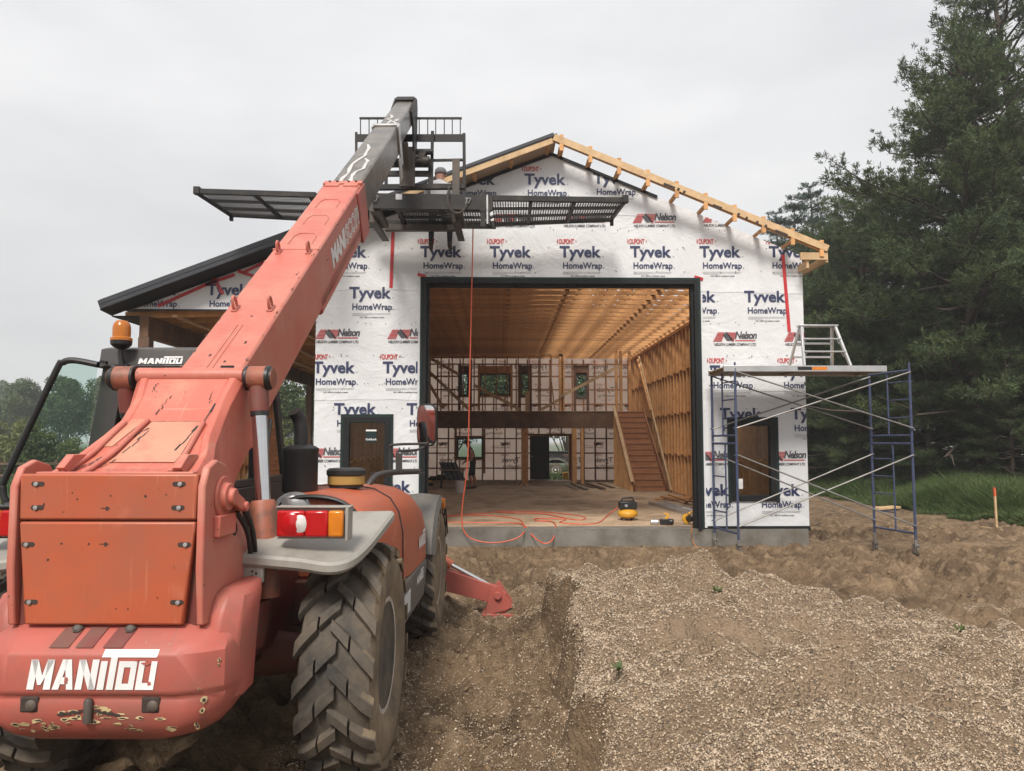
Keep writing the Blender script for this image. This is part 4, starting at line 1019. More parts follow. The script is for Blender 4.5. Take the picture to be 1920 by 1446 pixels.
for u in (-.262, .262):
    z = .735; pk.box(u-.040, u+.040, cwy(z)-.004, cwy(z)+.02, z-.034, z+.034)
    bt.lathe([(.024, 0), (.024, .006), (.014, .012), (0, .013)], Matrix.Translation((u+.012, cwy(z)-.004, z-.002)) @ Matrix.Rotation(math.pi/2, 4, 'X'), 16)
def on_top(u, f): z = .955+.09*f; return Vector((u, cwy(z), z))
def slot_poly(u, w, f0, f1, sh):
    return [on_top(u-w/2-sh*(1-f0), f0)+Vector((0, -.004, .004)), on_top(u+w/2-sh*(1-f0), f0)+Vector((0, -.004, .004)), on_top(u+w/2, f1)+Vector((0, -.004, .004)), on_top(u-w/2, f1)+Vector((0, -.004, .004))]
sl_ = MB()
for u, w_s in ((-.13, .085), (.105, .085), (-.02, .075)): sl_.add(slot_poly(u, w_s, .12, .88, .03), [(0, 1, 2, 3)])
for q in pieces(sl_): tb(q, 'recess_shade', M['dark_red'], CWO, smooth=False)  # flat dark plates; their colour stands in for shade inside the recesses
for q in pieces(pk): tb(q, 'pocket_shade', M['primer'], CWO, bevel=.008)  # dark plates set proud of the face in place of shaded holes
bt.lathe([(.018, 0), (.018, .09), (.012, .10), (0, .1)], Matrix.Translation((0, cwy(.74)-.014, .665)), 14)
for u in (-.115, .12): bt.lathe([(.024, 0), (.024, .022), (.014, .028), (0, .028)], Matrix.Translation((u, -1.135, 1.025)) @ Matrix.Rotation(.9, 4, 'X'), 6)
for q in pieces(bt): tb(q, 'bolt', M['rust_steel'], CWO)
# ---- boom
BA = math.atan(.70); cb, sb = math.cos(BA), math.sin(BA); BZ = 2.29; BX = -.04
BM = Matrix(((1, 0, 0, BX), (0, cb, -sb, 0), (0, sb, cb, BZ), (0, 0, 0, 1)))      # (x, along, up) of the boom
def boom_box(s0, s1, w, t0, t1, ch=.03, h1=None):
    mb = MB(); rings = []
    for s in (s0, s1):
        h = h1 if (h1 and s == s1) else 0
        rings.append([BM @ Vector(p_) for p_ in ((-w, s, t0-ch*.5), (-w+ch*.5, s, t0), (w-ch*.5, s, t0), (w, s, t0-ch*.5), (w, s, t1+h+ch), (w-ch, s, t1+h), (-w+ch, s, t1+h), (-w, s, t1+h+ch))])
    return mb.loft(rings)
b1 = boom_box(-1.30, 4.06, .196, 0, -.50)
B1 = tb(b1, 'outer_boom', M['salmon'], bevel=.006)
dt = MB()
for y in (.72, 1.63):
    s = y/cb
    for x in (-.125, .125):
        ring = [BM @ Vector((x, s+.035*math.cos(q), .04+.055*math.sin(q))) for q in np.linspace(0, 2*math.pi, 12, endpoint=False)]
        dt.tube(ring, .011, 8, closed=True); dt.box(x-.02, x+.02, s-.05, s+.05, -.001, .012, M=BM)
s = 1.63/cb+.06; dt.box(-.196, .196, s, s+.018, -.15, .006, M=BM)
for s in (2.35, 2.85, 3.35):                   # pressed plate outlines on the top face
    pts_ = [(-.10, s-.16), (-.10, s+.02), (-.065, s+.10), (.065, s+.10), (.10, s+.02), (.10, s-.16)]
    for p0, p1 in zip(pts_, pts_[1:]): dt.bar(BM @ Vector((p0[0], p0[1], .003)), BM @ Vector((p1[0], p1[1], .003)), .012, .007, up=(0, -sb, cb))
for x in (-.03, .005): dt.bar(BM @ Vector((x, -.25, .002)), BM @ Vector((x, .62, .002)), .010, .006, up=(0, -sb, cb))
for x in (-.13, .07): dt.lathe([(.05, -.001), (.05, .008), (.035, .012), (0, .012)], BM @ Matrix.Translation((x, -.12, 0)), 20)
dt.box(-.205, .205, 3.98, 4.075, -.13, .014, M=BM)
for x in (-.10, .10): dt.box(x-.075, x+.075, 3.90, 3.99, -.001, .012, M=BM)
[tb(q, 'boom_fitting', M['salmon'], B1, bevel=.004) for q in pieces(dt)]
dt = MB()
for x in (-.14, -.06, .06, .14): dt.lathe([(.013, 0), (.013, .012), (0, .013)], BM @ Matrix.Translation((x, 4.03, .013)), 8)
for x, s, l in ((-.09, -.02, .03), (-.07, .18, .025), (.10, .35, .03), (.14, 1.5, .02), (.05, .10, .02), (.02, .75, .015)): dt.box(x, x+.012, s, s+l, -.001, .0025, M=BM)
tb(dt, 'dark_bolt', M['primer'], B1)
chs = random.Random(31)
cp_ = MB()
for k in range(46):                           # chipped edges of the boom top
    s_k = chs.uniform(.0, 3.9); sd = chs.choice((-1, 1)); u_ = sd*(.196-.004-abs(chs.gauss(0, .012))); l_ = chs.uniform(.006, .05); w_k = chs.uniform(.002, .006)
    cp_.add([BM @ Vector((u_-w_k, s_k, .0022)), BM @ Vector((u_+w_k*.5, s_k+l_*.2, .0022)), BM @ Vector((u_+w_k, s_k+l_*.8, .0022)), BM @ Vector((u_-w_k*.6, s_k+l_, .0022))], [(0, 1, 2, 3)], chs.choice((0, 0, 1)))
for k in range(30):
    s_k = chs.uniform(.6, 3.6); t_k = -.02-abs(chs.gauss(0, .16)); l_ = chs.uniform(.01, .10); w_k = chs.uniform(.0015, .004); tl_ = chs.uniform(-.03, .03)
    if t_k < -.34: continue
    cp_.add([BM @ Vector((.1975, s_k, t_k-w_k)), BM @ Vector((.1975, s_k+l_, t_k-w_k*.4+tl_)), BM @ Vector((.1975, s_k+l_*1.05, t_k+w_k*.4+tl_)), BM @ Vector((.1975, s_k+.01, t_k+w_k))], [(0, 1, 2, 3)], chs.choice((0, 1)))
tb(cp_, 'paint_chip', [M['primer'], M['patch']], B1, smooth=False)
fl = MB().box(.194, .215, 3.72, 4.10, -.56, -.02, M=BM).box(-.215, -.194, 3.72, 4.10, -.56, -.02, M=BM).box(-.193, .193, 3.75, 4.08, -.56, -.50, M=BM)
tb(fl, 'boom_collar', M['bumper_red'], B1, bevel=.008)
sw = boom_box(1.9, 3.7, .196, -.36, -.535, ch=.02); tb(sw, 'boom_strake', M['salmon'], B1, bevel=.006)
TM = Matrix(((0, 0, 1, BX+.1985), (cb, -sb, 0, 0), (sb, cb, 0, BZ), (0, 0, 0, 1)))
lt = MB(); a = text_geo('MANI', .25, .012, .0, .92, 'LEFT'); wdm = max(u for p_ in a for u, v in p_)
S0 = 2.42
flat(lt, a, TM @ Matrix.Translation((S0, -.315, 0))); flat(lt, text_geo('SCOPIC', .25, .012, 0, .98, 'LEFT'), TM @ Matrix.Translation((S0+wdm+.03, -.315, 0)))
o = tb(lt, 'boom_lettering', M['white_paint'], B1, smooth=False)
lt = MB(); flat(lt, text_geo('SCOPIC', .25, -.006, 0, .98, 'LEFT'), TM @ Matrix.Translation((S0+wdm+.03, -.315, .002)))
tb(lt, 'letter_infill', M['salmon'], o, smooth=False)
B2 = tb(boom_box(3.8, 7.05, .165, -.035, -.44), 'middle_boom', M['boom_steel'], bevel=.008)
B3 = tb(boom_box(6.9, 9.02, .143, -.065, -.39), 'inner_boom', M['boom_steel'], bevel=.008)
c = MB().box(-.185, .185, 6.98, 7.08, -.12, -.015, M=BM).box(.166, .19, 6.9, 7.08, -.58, -.02, M=BM).box(-.19, -.166, 6.9, 7.08, -.58, -.02, M=BM)
c.box(.17, .188, 6.75, 6.95, -.75, -.45, M=BM).box(-.188, -.17, 6.75, 6.95, -.75, -.45, M=BM)
tb(c, 'boom_collar', M['steel'], B2, bevel=.005)
gm = MB(); rg = random.Random(4)
for (s0, s1, top, hw) in ((4.15, 5.9, -.034, .11), (7.2, 7.9, -.064, .09)):
    for x0 in (-.04, .05):
        pts_ = [(x0+rg.uniform(-.045, .045), s0+(s1-s0)*i/9*(1 if x0 < 0 else .6)) for i in range(10)]
        for i in range(9):
            w0, w1 = (.012+.014*math.sin(q*1.7)**2 for q in (i, i+1)); a, b = pts_[i], pts_[i+1]
            gm.add([BM @ Vector((a[0]-w0, a[1], top+.003)), BM @ Vector((a[0]+w0, a[1], top+.003)), BM @ Vector((b[0]+w1, b[1], top+.003)), BM @ Vector((b[0]-w1, b[1], top+.003))], [(0, 1, 2, 3)])
for q in pieces(gm): tb(q, 'grease_streak', M['grease'], B2, smooth=False)
hd = MB()
hp = [(y_, z_+.15) for y_, z_ in ((7.02, 6.90), (7.46, 7.33), (7.60, 7.36), (7.66, 7.22), (7.64, 6.72), (7.60, 6.30), (7.42, 6.22), (7.30, 6.40), (7.22, 6.72))]
hd.prism(hp, BX+.146, BX+.176); hd.prism(hp, BX-.176, BX-.146)
hd.prism([(7.36, 7.40), (7.47, 7.505), (7.61, 7.53), (7.66, 7.37), (7.60, 7.37), (7.5, 7.44)], BX-.145, BX+.145)
hd.tube([(-.22, 7.50, 6.42), (.34, 7.50, 6.42)], .055, 14); hd.lathe([(.085, -.06), (.085, .06)], Matrix.Translation((.30, 7.5, 6.42)) @ Matrix.Rotation(math.pi/2, 4, 'Y'), 16)
HD = tb(hd, 'boom_head', M['black_steel'], bevel=.006)
tc_ = MB().tube([(.02, 7.05, 6.55), (.02, 7.35, 6.25)], .055, 12).tube([(.02, 7.35, 6.25), (.02, 7.6, 6.02)], .03, 10).box(-.10, .14, 7.32, 7.40, 5.95, 6.6)
tb(tc_, 'tilt_cylinder', M['rust_steel'], HD)
# ---- fork carriage
YC = 12.22
q = lambda px, py, dy=0: loc(px, py, YC+dy)
cg = MB()
cg.bar(q(674, 222), q(866, 222), .03, .035)
for px in (676, 692, 708, 786, 802, 817, 833, 848, 863): cg.bar(q(px, 222), q(px, 258), .016, .016)
cg.bar(q(668, 259), q(872, 259), .03, .125); cg.bar(q(668, 248), q(668, 300), .04, .03); cg.bar(q(870, 250), q(871, 372), .05, .035)
cg.bar(q(700, 303), q(872, 300), .04, .04); cg.bar(q(690, 352), q(872, 350), .09, .085)
cg.bar(q(720, 308, -.05), q(806, 308, -.05), .06, .10); cg.bar(q(718, 326, -.03), q(806, 326, -.03), .06, .09)
for px in (724, 768, 806): cg.bar(q(px, 300, -.02), q(px, 350, -.02), .05, .05)
cg.bar(q(811, 246, -.06), q(809, 350, -.02), .05, .035); cg.bar(q(786, 290, -.1), q(796, 296, -.1), .16, .16)
cg.tube([q(770, 285, -.1), q(812, 285, -.1)], .05, 12)
CG = tb(cg, 'fork_carriage', M['black_steel'], bevel=.004)
for px in (700, 855):
    f = MB(); a = q(px, 298, -.07); b = q(px, 418, -.07)
    f.bar(a, b, .12, .05, up=(0, 1, 0)); z0 = b.z
    f.loft([[Vector((b.x+x, y, z)) for x, z in ((-.06, z0), (.06, z0), (.06, z0+t), (-.06, z0+t))] for y, t in ((b.y, .05), (b.y+1.15, .02))])
    tb(f, 'fork', M['rust_steel'], CG, bevel=.004)
# ---- saddle over the boom foot, with its cross tube and cylinders
SD = [(-1.13, 1.60, .36), (-1.10, 1.70, .36), (-1.0, 1.735, .355), (-.86, 1.80, .335), (-.72, 1.895, .29), (-.58, 1.985, .265), (-.47, 2.10, .262), (-.36, 2.235, .285), (-.30, 2.25, .288)]
sy_, sz_, sw_ = zip(*SD)
def sad(x, y, off=.004):
    z = float(np.interp(y, sy_, sz_)); z2 = float(np.interp(y+.02, sy_, sz_)); n = Vector((0, -(z2-z), .02)).normalized()
    return Vector((x, y, z)) + n*off
rings = []
for y, z, w in SD:
    rings.append([Vector((sx*wx, y+dy, zz)) for sx, wx, zz, dy in ((-1, w+.02, z-.42, .12), (-1, w+.012, z-.05, 0), (-1, w-.02, z-.002, 0), (-1, w-.05, z, 0), (-1, w-.06, z-.012, 0), (1, w-.06, z-.012, 0), (1, w-.05, z, 0), (1, w-.02, z-.002, 0), (1, w+.012, z-.05, 0), (1, w+.02, z-.42, .12))])
SA = tb(MB().loft(rings), 'boom_mount', M['salmon_worn'], bevel=.004)
x = MB()
def plate(mb, pts_, off=.004, mi=0, n=6):
    "quad strip laid on the saddle: pts (x0, x1, y)"
    for (a0, a1, ya), (b0, b1, yb) in zip(pts_, pts_[1:]):
        for k in range(n):
            f0, f1 = k/n, (k+1)/n; g_ = lambda f: (a0+(b0-a0)*f, a1+(b1-a1)*f, ya+(yb-ya)*f)
            p0, p1 = g_(f0), g_(f1)
            mb.add([sad(p0[0], p0[2], off-.012), sad(p0[1], p0[2], off-.012), sad(p1[1], p1[2], off-.012), sad(p1[0], p1[2], off-.012)], [(0, 1, 2, 3)], mi)
plate(x, [(-.13, .19, -.93), (-.085, .175, -.60)], .006); plate(x, [(-.235, -.185, -.80), (-.20, -.125, -.585)], .006)
tb(x, 'wear_patch', M['patch'], SA, smooth=False)
x = MB()
for (xa, ya, xb, yb) in ((-.175, -1.06, -.105, -.60), (.225, -1.05, .195, -.62), (-.27, -1.06, -.215, -.62)): 
    n = 8; x.tube([sad(xa+(xb-xa)*k/n, ya+(yb-ya)*k/n, .001) for k in range(n+1)], .014, 8)
x.tube([(-.30, -.335, 2.228), (.30, -.335, 2.228)], .046, 16)
for sx in (-1, 1): x.prism([(-1.08, 1.74), (-1.0, 1.80), (-.9, 1.80), (-.82, 1.72), (-.95, 1.66)], sx*.27-.02, sx*.27+.02)
x.box(-.36, .36, -1.11, -1.06, 1.68, 1.722)
tb(x, 'mount_rib', M['salmon'], SA, bevel=.004)
x = MB(); rr = random.Random(9)
for (x0, y0, x1, y1, wv) in ((.145, -.83, .205, -.50, .012), (-.16, -.80, -.075, -.66, .010), (-.10, -.85, -.06, -.68, .008), (-.085, -.56, -.06, -.46, .006), (-.25, -1.03, -.17, -.86, .012), (-.29, -.98, -.265, -.93, .012), (.17, -.5, .16, -.44, .004), (-.2, -1.04, -.16, -.98, .012), (-.145, -.98, -.10, -.90, .007), (-.17, -.44, -.16, -.40, .006), (-.10, -1.005, .0, -1.0, .005), (.02, -1.005, .18, -1.0, .005), (-.13, -.605, .175, -.603, .004)):
    n = 7
    for k in range(n):
        f0, f1 = k/n, (k+1)/n; w0 = wv*rr.uniform(.2, .6); j = rr.uniform(-.006, .006)
        ax, ay, bx, by = x0+(x1-x0)*f0+j, y0+(y1-y0)*f0, x0+(x1-x0)*f1+j, y0+(y1-y0)*f1
        if abs(y1-y0) < .02: x.add([sad(ax, ay-w0/2, -.004), sad(bx, by-w0/2, -.004), sad(bx, by+w0/2, -.004), sad(ax, ay+w0/2, -.004)], [(0, 1, 2, 3)])
        else: x.add([sad(ax-w0, ay, -.004), sad(ax+w0, ay, -.004), sad(bx+w0, by, -.004), sad(bx-w0, by, -.004)], [(0, 1, 2, 3)])
for xx in (-.19, .20): x.box(xx-.035, xx+.035, -.345, -.325, 2.272, 2.285)
tb(x, 'black_scuff', M['black'], SA, smooth=False)
for s in (-1, 1):
    RX = Matrix.Rotation(s*math.pi/2, 4, 'Y'); top = Vector((s*.375, -.33, 2.215)); bot = Vector((.455, -.40, 1.30)) if s > 0 else Vector((-.33, -.12, 1.2))
    x = MB(); x.lathe([(.064, -.06), (.068, -.05), (.068, .055), (.056, .06), (.056, .085), (0, .09)], Matrix.Translation(top) @ RX, 22)
    CY = tb(x, 'lift_cylinder', M['boss_rust'])
    d = (bot-top).normalized()
    x = MB().tube([top+d*.05, top+d*.19], .052, 16); tb(x, 'rod_eye', M['dark_red'], CY)
    x = MB().tube([top+d*.185, top+d*.215], .05, 16).lathe([(.071, -.064), (.071, -.05)], Matrix.Translation(top) @ RX, 22).lathe([(.070, .050), (.069, .066), (.060, .074), (.058, .082)], Matrix.Translation(top) @ RX, 22); [tb(q, 'seal', M['black'], CY) for q in pieces(x)]
    x = MB().tube([top+d*.2, top+d*.75], .042, 18); tb(x, 'rod', M['chrome'], CY)
    x = MB().tube([top+d*.68, top+d*.70, top+d*1.2], [.060, .072, .072], 18); tb(x, 'barrel', M['boss_rust'], CY)
for k, pts_ in enumerate((((.47, -.90, 1.58), (.50, -.80, 1.50), (.50, -.70, 1.38), (.46, -.55, 1.20), (.40, -.4, 1.0)), ((.47, -.86, 1.52), (.485, -.76, 1.42), (.47, -.66, 1.30), (.42, -.5, 1.1)),
                          ((-.05, .2, 1.95), (.22, .1, 1.9), (.30, -.05, 1.7), (.32, -.1, 1.3)), ((.24, .3, 2.0), (.28, .12, 1.8), (.31, .0, 1.5), (.34, .0, 1.2)))):
    tb(MB().tube(spline(pts_, 6), .013, 8), 'hydraulic_hose', M['black'])
# ---- rear mudguards with lamps
for s in (-1, 1):
    A, B, C_, D = loc(432, 1034, 3.93), loc(640, 1052, 3.93), loc(732, 958, 4.55), loc(486, 962, 4.5)
    pts_ = []
    A2 = A; corner = spline([A, A.lerp(B, .6), B+Vector((-.03, .0, 0)), B.lerp(C_, .25)+Vector((.03, 0, 0)), C_], 6)
    mir = lambda v: Vector((s*v.x, v.y, v.z))
    pl = [mir(v) for v in corner] + [mir(D)]
    if s < 0: pl = pl[::-1]
    n = len(pl); mb = MB().add(pl + [v - Vector((0, 0, .03)) for v in pl], [tuple(range(n)), tuple(range(2*n-1, n-1, -1))] + [(k, n+k, n+(k+1) % n, (k+1) % n) for k in range(n)])
    FD = tb(mb, 'rear_mudguard', M['fender_grey'])
    e = MB(); cs = [mir(v) - Vector((0, 0, .028)) for v in corner]
    rings = []
    for i, v in enumerate(cs):
        d = (cs[min(i+1, len(cs)-1)]-cs[max(i-1, 0)]).normalized(); nx = d.cross(Vector((0, 0, 1))).normalized()*s
        rings.append([v+nx*a+Vector((0, 0, b)) for a, b in ((-.02, .028), (.012, .026), (.026, .010), (.026, -.022), (.012, -.038), (-.02, -.038))])
    e.loft(rings); tb(e, 'guard_bumper', M['fender_grey'], FD)
    a = mir(A); e = MB().box(min(a.x, a.x+s*.17), max(a.x, a.x+s*.17), a.y+.0, a.y+.03, a.z-.16, a.z-.062); tb(e, 'bracket', M['fender_grey'], FD, bevel=.01)
    e = MB()
    for u, v in ((.115, -.08), (.115, -.105), (.135, -.09)): e.lathe([(.006, 0), (.006, .002)], Matrix.Translation((a.x+s*u, a.y-.001, a.z+v-.02)) @ Matrix.Rotation(math.pi/2, 4, 'X'), 10)
    tb(e, 'bolt_hole', M['black'], FD)
    # lamp cluster
    l0, l1 = loc(519, 1007, 3.98), loc(646, 957, 3.98); x0, x1 = sorted((s*l0.x, s*l1.x)); y = l0.y; z0, z1 = l0.z, l1.z
    LB = tb(MB().box(x0-.008, x1+.012, y+.02, y+.10, z0-.012, z1+.012).box(x0-.01, x1+.03, y+.0, y+.10, z1+.012, z1+.02).box(*sorted((s*l1.x+s*.008, s*l1.x+s*.024)), y-.01, y+.1, z0-.02, z1+.012), 'tail_lamp', M['fender_grey' if s > 0 else 'black'], bevel=.004)
    f0 = 0
    def seg(f0, f1, m, nm, bulge=.02):
        a_, b_ = s*l0.x+(s*l1.x-s*l0.x)*f0, s*l0.x+(s*l1.x-s*l0.x)*f1
        return tb(MB().box(min(a_, b_), max(a_, b_), y-bulge, y+.022, z0, z1), nm, M[m], LB, bevel=.012)
    seg(0, .42, 'lens_red', 'red_lens', .014); seg(.423, .77, 'lens_red', 'red_lens', .019); seg(.773, 1, 'lens_amber', 'amber_lens')
    for f, r, m, nm, off in ((.345, .047, 'lens_white', 'reversing_lens', .013), (.215, .056, 'lens_red', 'round_lens', .0145)):
        cx = s*l0.x+(s*l1.x-s*l0.x)*f
        tb(MB().lathe([(r, 0), (r, off-.012), (r*.8, off-.006), (0, off)], Matrix.Translation((cx, y-.012, (z0+z1)/2)) @ Matrix.Rotation(math.pi/2, 4, 'X'), 24), nm, M[m], LB)
# ---- engine hood on the right
def hood_ring(y, xi, xo, zt, zb, k=1.0):
    w = xo-xi
    return [Vector(p_) for p_ in ((xi, y, zb), (xi, y, zt-.08), (xi+.02, y, zt-.03), (xi+.08, y, zt), (xi+w*.5, y, zt), (xi+w*.70, y, zt-.025), (xi+w*.86, y, zt-.09), (xi+w*.95, y, zt-.19), (xo-.005, y, zt-.34), (xo, y, zb))]
hr = [hood_ring(.36, .29, .86, 1.49, 1.0), hood_ring(.40, .27, .90, 1.515, .95), hood_ring(.75, .26, .96, 1.535, .88), hood_ring(1.3, .26, 1.0, 1.535, .84), hood_ring(1.9, .26, 1.01, 1.50, .84), hood_ring(2.2, .26, 1.01, 1.43, .84), hood_ring(2.36, .28, .99, 1.36, .84), hood_ring(2.42, .32, .98, 1.28, .86)]
HO = tb(MB().loft(hr), 'engine_hood', M['orange'], bevel=.006)
gp = MB(); 
for (y, r0, r1) in ((1.06, 2, 3),):
    a, b = hr[2], hr[3]; f = (y-.75)/.55; pts_ = [(a[k].lerp(b[k], f)) for k in range(1, 10)]
    pts_ = [p_ + (p_-Vector((.5, y, 1.0))).normalized()*.001 for p_ in pts_]; gp.tube(pts_, .008, 6)
tb(gp, 'hood_seam', M['black'], HO)
sg = MB()                                     # headlamp-like moulding at the hood's rear end
p0 = loc(548, 934, 4.93); sg.lathe([(.13, 0), (.125, .03), (.10, .065), (.05, .085), (0, .09)], Matrix.Translation((p0.x, p0.y+.06, p0.z-.06)) @ Matrix.Scale(.75, 4, (0, 0, 1)) @ Matrix.Rotation(math.pi/2, 4, 'X') , 20)
tb(sg, 'intake_moulding', M['steel'], HO)
sg = MB().tube(spline([hr[0][1]+Vector((-.03, -.02, -.2)), hr[0][2]+Vector((0, -.02, 0)), hr[0][4]+Vector((0, -.02, .012)), hr[0][6]+Vector((0, -.02, .01)), hr[0][8]+Vector((.02, -.02, 0))], 5), .016, 8); tb(sg, 'hood_gasket', M['black'], HO)
lw = MB(); LW = Matrix(((0, 0, 1, 1.014), (1, 0, 0, 0), (0, 1, 0, 0), (0, 0, 0, 1)))
lsc = .085; a, wd2 = maker_logo()
for p_ in a: lw.add([LW @ Vector((1.72+u*lsc, .98+v*lsc*1.5, 0)) for u, v in p_], [tuple(range(len(p_)))])
tb(lw, 'maker_lettering', M['white_paint'], HO, smooth=False)
sb_ = MB().loft([[Vector((x_, y, z)) for x_, z in ((.60, .52), (.60, .838), (1.01, .838), (1.02, .80), (.995, .52))] for y in (.78, 2.2)])
SB = tb(sb_, 'side_skirt', M['plastic_grey'], bevel=.01)
lw = MB()
for p_ in a: lw.add([Matrix(((0, 0, 1, 1.022), (1, 0, 0, 0), (0, 1, 0, 0), (0, 0, 0, 1))) @ Vector((1.55+u*lsc, .72+v*lsc, 0)) for u, v in p_], [tuple(range(len(p_)))])
vt_ = MB()
for k in range(6): vt_.box(1.013, 1.019, .95+k*.05, .97+k*.05, .60, .76)
tb(lw, 'maker_lettering', M['white_paint'], SB, smooth=False); tb(vt_, 'vent_grille', M['white_paint'], SB, smooth=False)
# exhaust, precleaner
a = loc(562, 918, 5.2); m0 = loc(560, 842, 5.2)
ex = MB().lathe([(.112, -.02), (.118, 0), (.118, m0.z-a.z-.03), (.122, m0.z-a.z-.02), (.122, m0.z-a.z+.005), (.10, m0.z-a.z+.02), (.06, m0.z-a.z+.03)], Matrix.Translation((a.x, a.y, a.z)), 30)
EX = tb(ex, 'exhaust_muffler', M['black'])
pi = MB().tube(spline([(a.x, a.y, m0.z), (a.x, a.y, m0.z+.12), (a.x-.012, a.y-.005, m0.z+.20), (a.x-.035, a.y-.035, m0.z+.255)], 5), .046, 18)
tb(pi, 'exhaust_pipe', M['black'], EX)
a = loc(649, 915, 5.45); z1 = loc(649, 879, 5.45).z
pc = MB().lathe([(.07, -.06), (.07, .0), (.12, .005), (.12, .02), (.128, .03)], Matrix.Translation(a), 28); PC = tb(pc, 'air_precleaner', M['black'])
tb(MB().lathe([(.126, .025), (.130, .03), (.130, .085), (.126, .09)], Matrix.Translation(a), 28), 'bowl', M['yellow_dirty'], PC)
tb(MB().lathe([(.132, .088), (.138, .095), (.138, .125), (.12, .14), (0, .143)], Matrix.Translation(a), 28), 'cap', M['black'], PC)
# mirror
mr = MB().tube(spline([loc(684, 938, 6.0), loc(690, 912, 6.0), loc(705, 893, 6.1), loc(735, 886, 6.4), loc(786, 884, 6.9)], 5), .025, 12)
mr.bar(loc(748, 886, 6.5), loc(748, 850, 6.5), .055, .012).bar(loc(700, 888, 6.5), loc(790, 886, 6.9), .09, .012, up=(0, 0, 1))
mr.tube(spline([loc(731, 884, 6.6), loc(732, 842, 6.6), loc(740, 834, 6.6), loc(800, 832, 6.9)], 4), .012, 8).tube(spline([loc(746, 852, 6.6), loc(748, 846, 6.7), loc(780, 844, 6.9), loc(796, 838, 6.95)], 4), .012, 8)
MI = tb(mr, 'mirror_arm', M['cab_black'])
mc = loc(800, 797, 6.95); rr_ = []
for k in range(28):
    q_ = 2*math.pi*k/28; cx_, sx_ = math.cos(q_), math.sin(q_)
    rr_.append((.088*math.copysign(abs(cx_)**.45, cx_), .188*math.copysign(abs(sx_)**.45, sx_)))
RM = Matrix.Translation(mc) @ Matrix.Rotation(R(-6), 4, 'Z')
hs_ = MB().loft([[RM @ Vector((u*k, dy, v*k)) for u, v in rr_] for k, dy in ((1, -.012), (1.04, 0), (1.02, .03), (.8, .06), (.4, .07))]); MH = tb(hs_, 'mirror_housing', M['black'], MI)
tb(MB().loft([[RM @ Vector((u*.93, dy, v*.955)) for u, v in rr_] for dy in (-.016, -.013)]), 'mirror_glass', mat('mirror_glass', (.8, .82, .82), rough=.03, metal=1), MI)
# front mudguard, reflector
for s in (-1, 1):
    fm = MB(); rings = []
    for k in range(13):
        q_ = R(160 - 135*k/12); rr2 = .715 + .01*math.sin(k)
        rings.append([Vector((s*x_, 2.93+r2*math.cos(q_), .615+r2*math.sin(q_))) for x_, r2 in ((.62, rr2-.03), (.63, rr2), (.86, rr2+.02), (1.05, rr2), (1.08, rr2-.06), (1.06, rr2-.05), (.86, rr2-.01))])
    fm.loft(rings); FM = tb(fm, 'front_mudguard', M['plastic_grey'])
    tb(MB().box(min(s*1.05, s*1.10), max(s*1.05, s*1.10), 2.95, 3.05, 1.20, 1.30), 'side_marker', M['beacon_amber'], FM, bevel=.008)
# ---- cab on the left
cf = MB(); x0, x1, y0, y1, zs_, zt2 = -1.10, -.215, .42, 2.15, 1.55, 2.36
def pil(a, b, w=.065, h=.05): cf.bar(a, b, w, h)
pil((-.83, y0, zt2), (-1.04, y0, .95), .15, .07); pil((-.26, y0, zt2), (-.235, y0, .95), .06)
pil((-.70, y0-.01, zt2), (-.86, y0-.01, 1.45), .035, .03); pil((-.72, y0-.01, 2.28), (-.28, y0-.01, 2.28), .03, .03)
pil((-.24, 1.30, zt2), (-.215, 1.30, zs_)); pil((-.26, 1.85, zt2), (-.215, 2.12, 1.2), .075, .06); pil((-.95, 1.85, zt2), (-1.08, 2.12, 1.2), .075, .06)
pil((-.24, y0, zs_), (-.215, 2.10, zs_), .05, .06); pil((-1.08, y0, zs_-.2), (-1.08, 2.1, zs_-.2), .05, .06)
pil((-.95, y0, 1.45), (-.23, y0, 1.45), .05, .06)
cf.box(-.235, -.195, y0, 2.10, .8, zs_-.03).box(-1.08, -.24, y0, y0+.03, .85, 1.43).box(-1.08, -.24, 2.10, 2.14, .8, 1.25).box(-1.10, -.2, y0, 2.14, .75, .80).box(-1.1, -1.07, y0+.04, 2.09, .8, 1.3)
CB = tb(cf, 'cab', M['cab_black'], bevel=.008)
rv = MB()
a, b = loc(186, 654, 5.0), loc(186, 686, 5.0)
rv.loft([[Vector((x_, y_, z_)) for y_, z_ in ((a.y-.0, b.z), (a.y+.02, a.z), (a.y+.10, a.z+.02), (1.9, a.z+.03), (1.95, a.z-.08), (a.y+.06, b.z))] for x_ in (a.x, -.18)])
rv.box(a.x-.02, -.16, a.y-.02, a.y+.1, b.z-.012, b.z+.004)
RV = tb(rv, 'cab_roof', M['cab_black'], CB, bevel=.008)
lm = MB(); a2 = loc(257, 682, 4.98); a3 = loc(340, 682, 4.98); sc2 = (a3.x-a2.x)/wd2
tl = .02/(a.z-b.z)
for p_ in maker_logo()[0]: lm.add([Vector((a2.x+u*sc2, a.y-.004+tl*(a2.z+v*sc2*.80-b.z), a2.z+v*sc2*.80)) for u, v in p_], [tuple(range(len(p_)))])
tb(lm, 'maker_lettering', M['white_paint'], RV, smooth=False)
gl = MB()
gl.add([(-.80, y0+.02, zt2), (-.27, y0+.02, zt2), (-.25, y0+.02, 1.48), (-.98, y0+.02, 1.48)], [(0, 1, 2, 3)])
gl.add([(-.235, y0+.03, zt2), (-.25, 1.85, zt2), (-.215, 2.10, zs_), (-.215, y0+.03, zs_)], [(0, 1, 2, 3)])
gl.add([(-.93, 1.86, zt2), (-.28, 1.86, zt2), (-.23, 2.12, 1.25), (-1.06, 2.12, 1.25)], [(0, 1, 2, 3)])
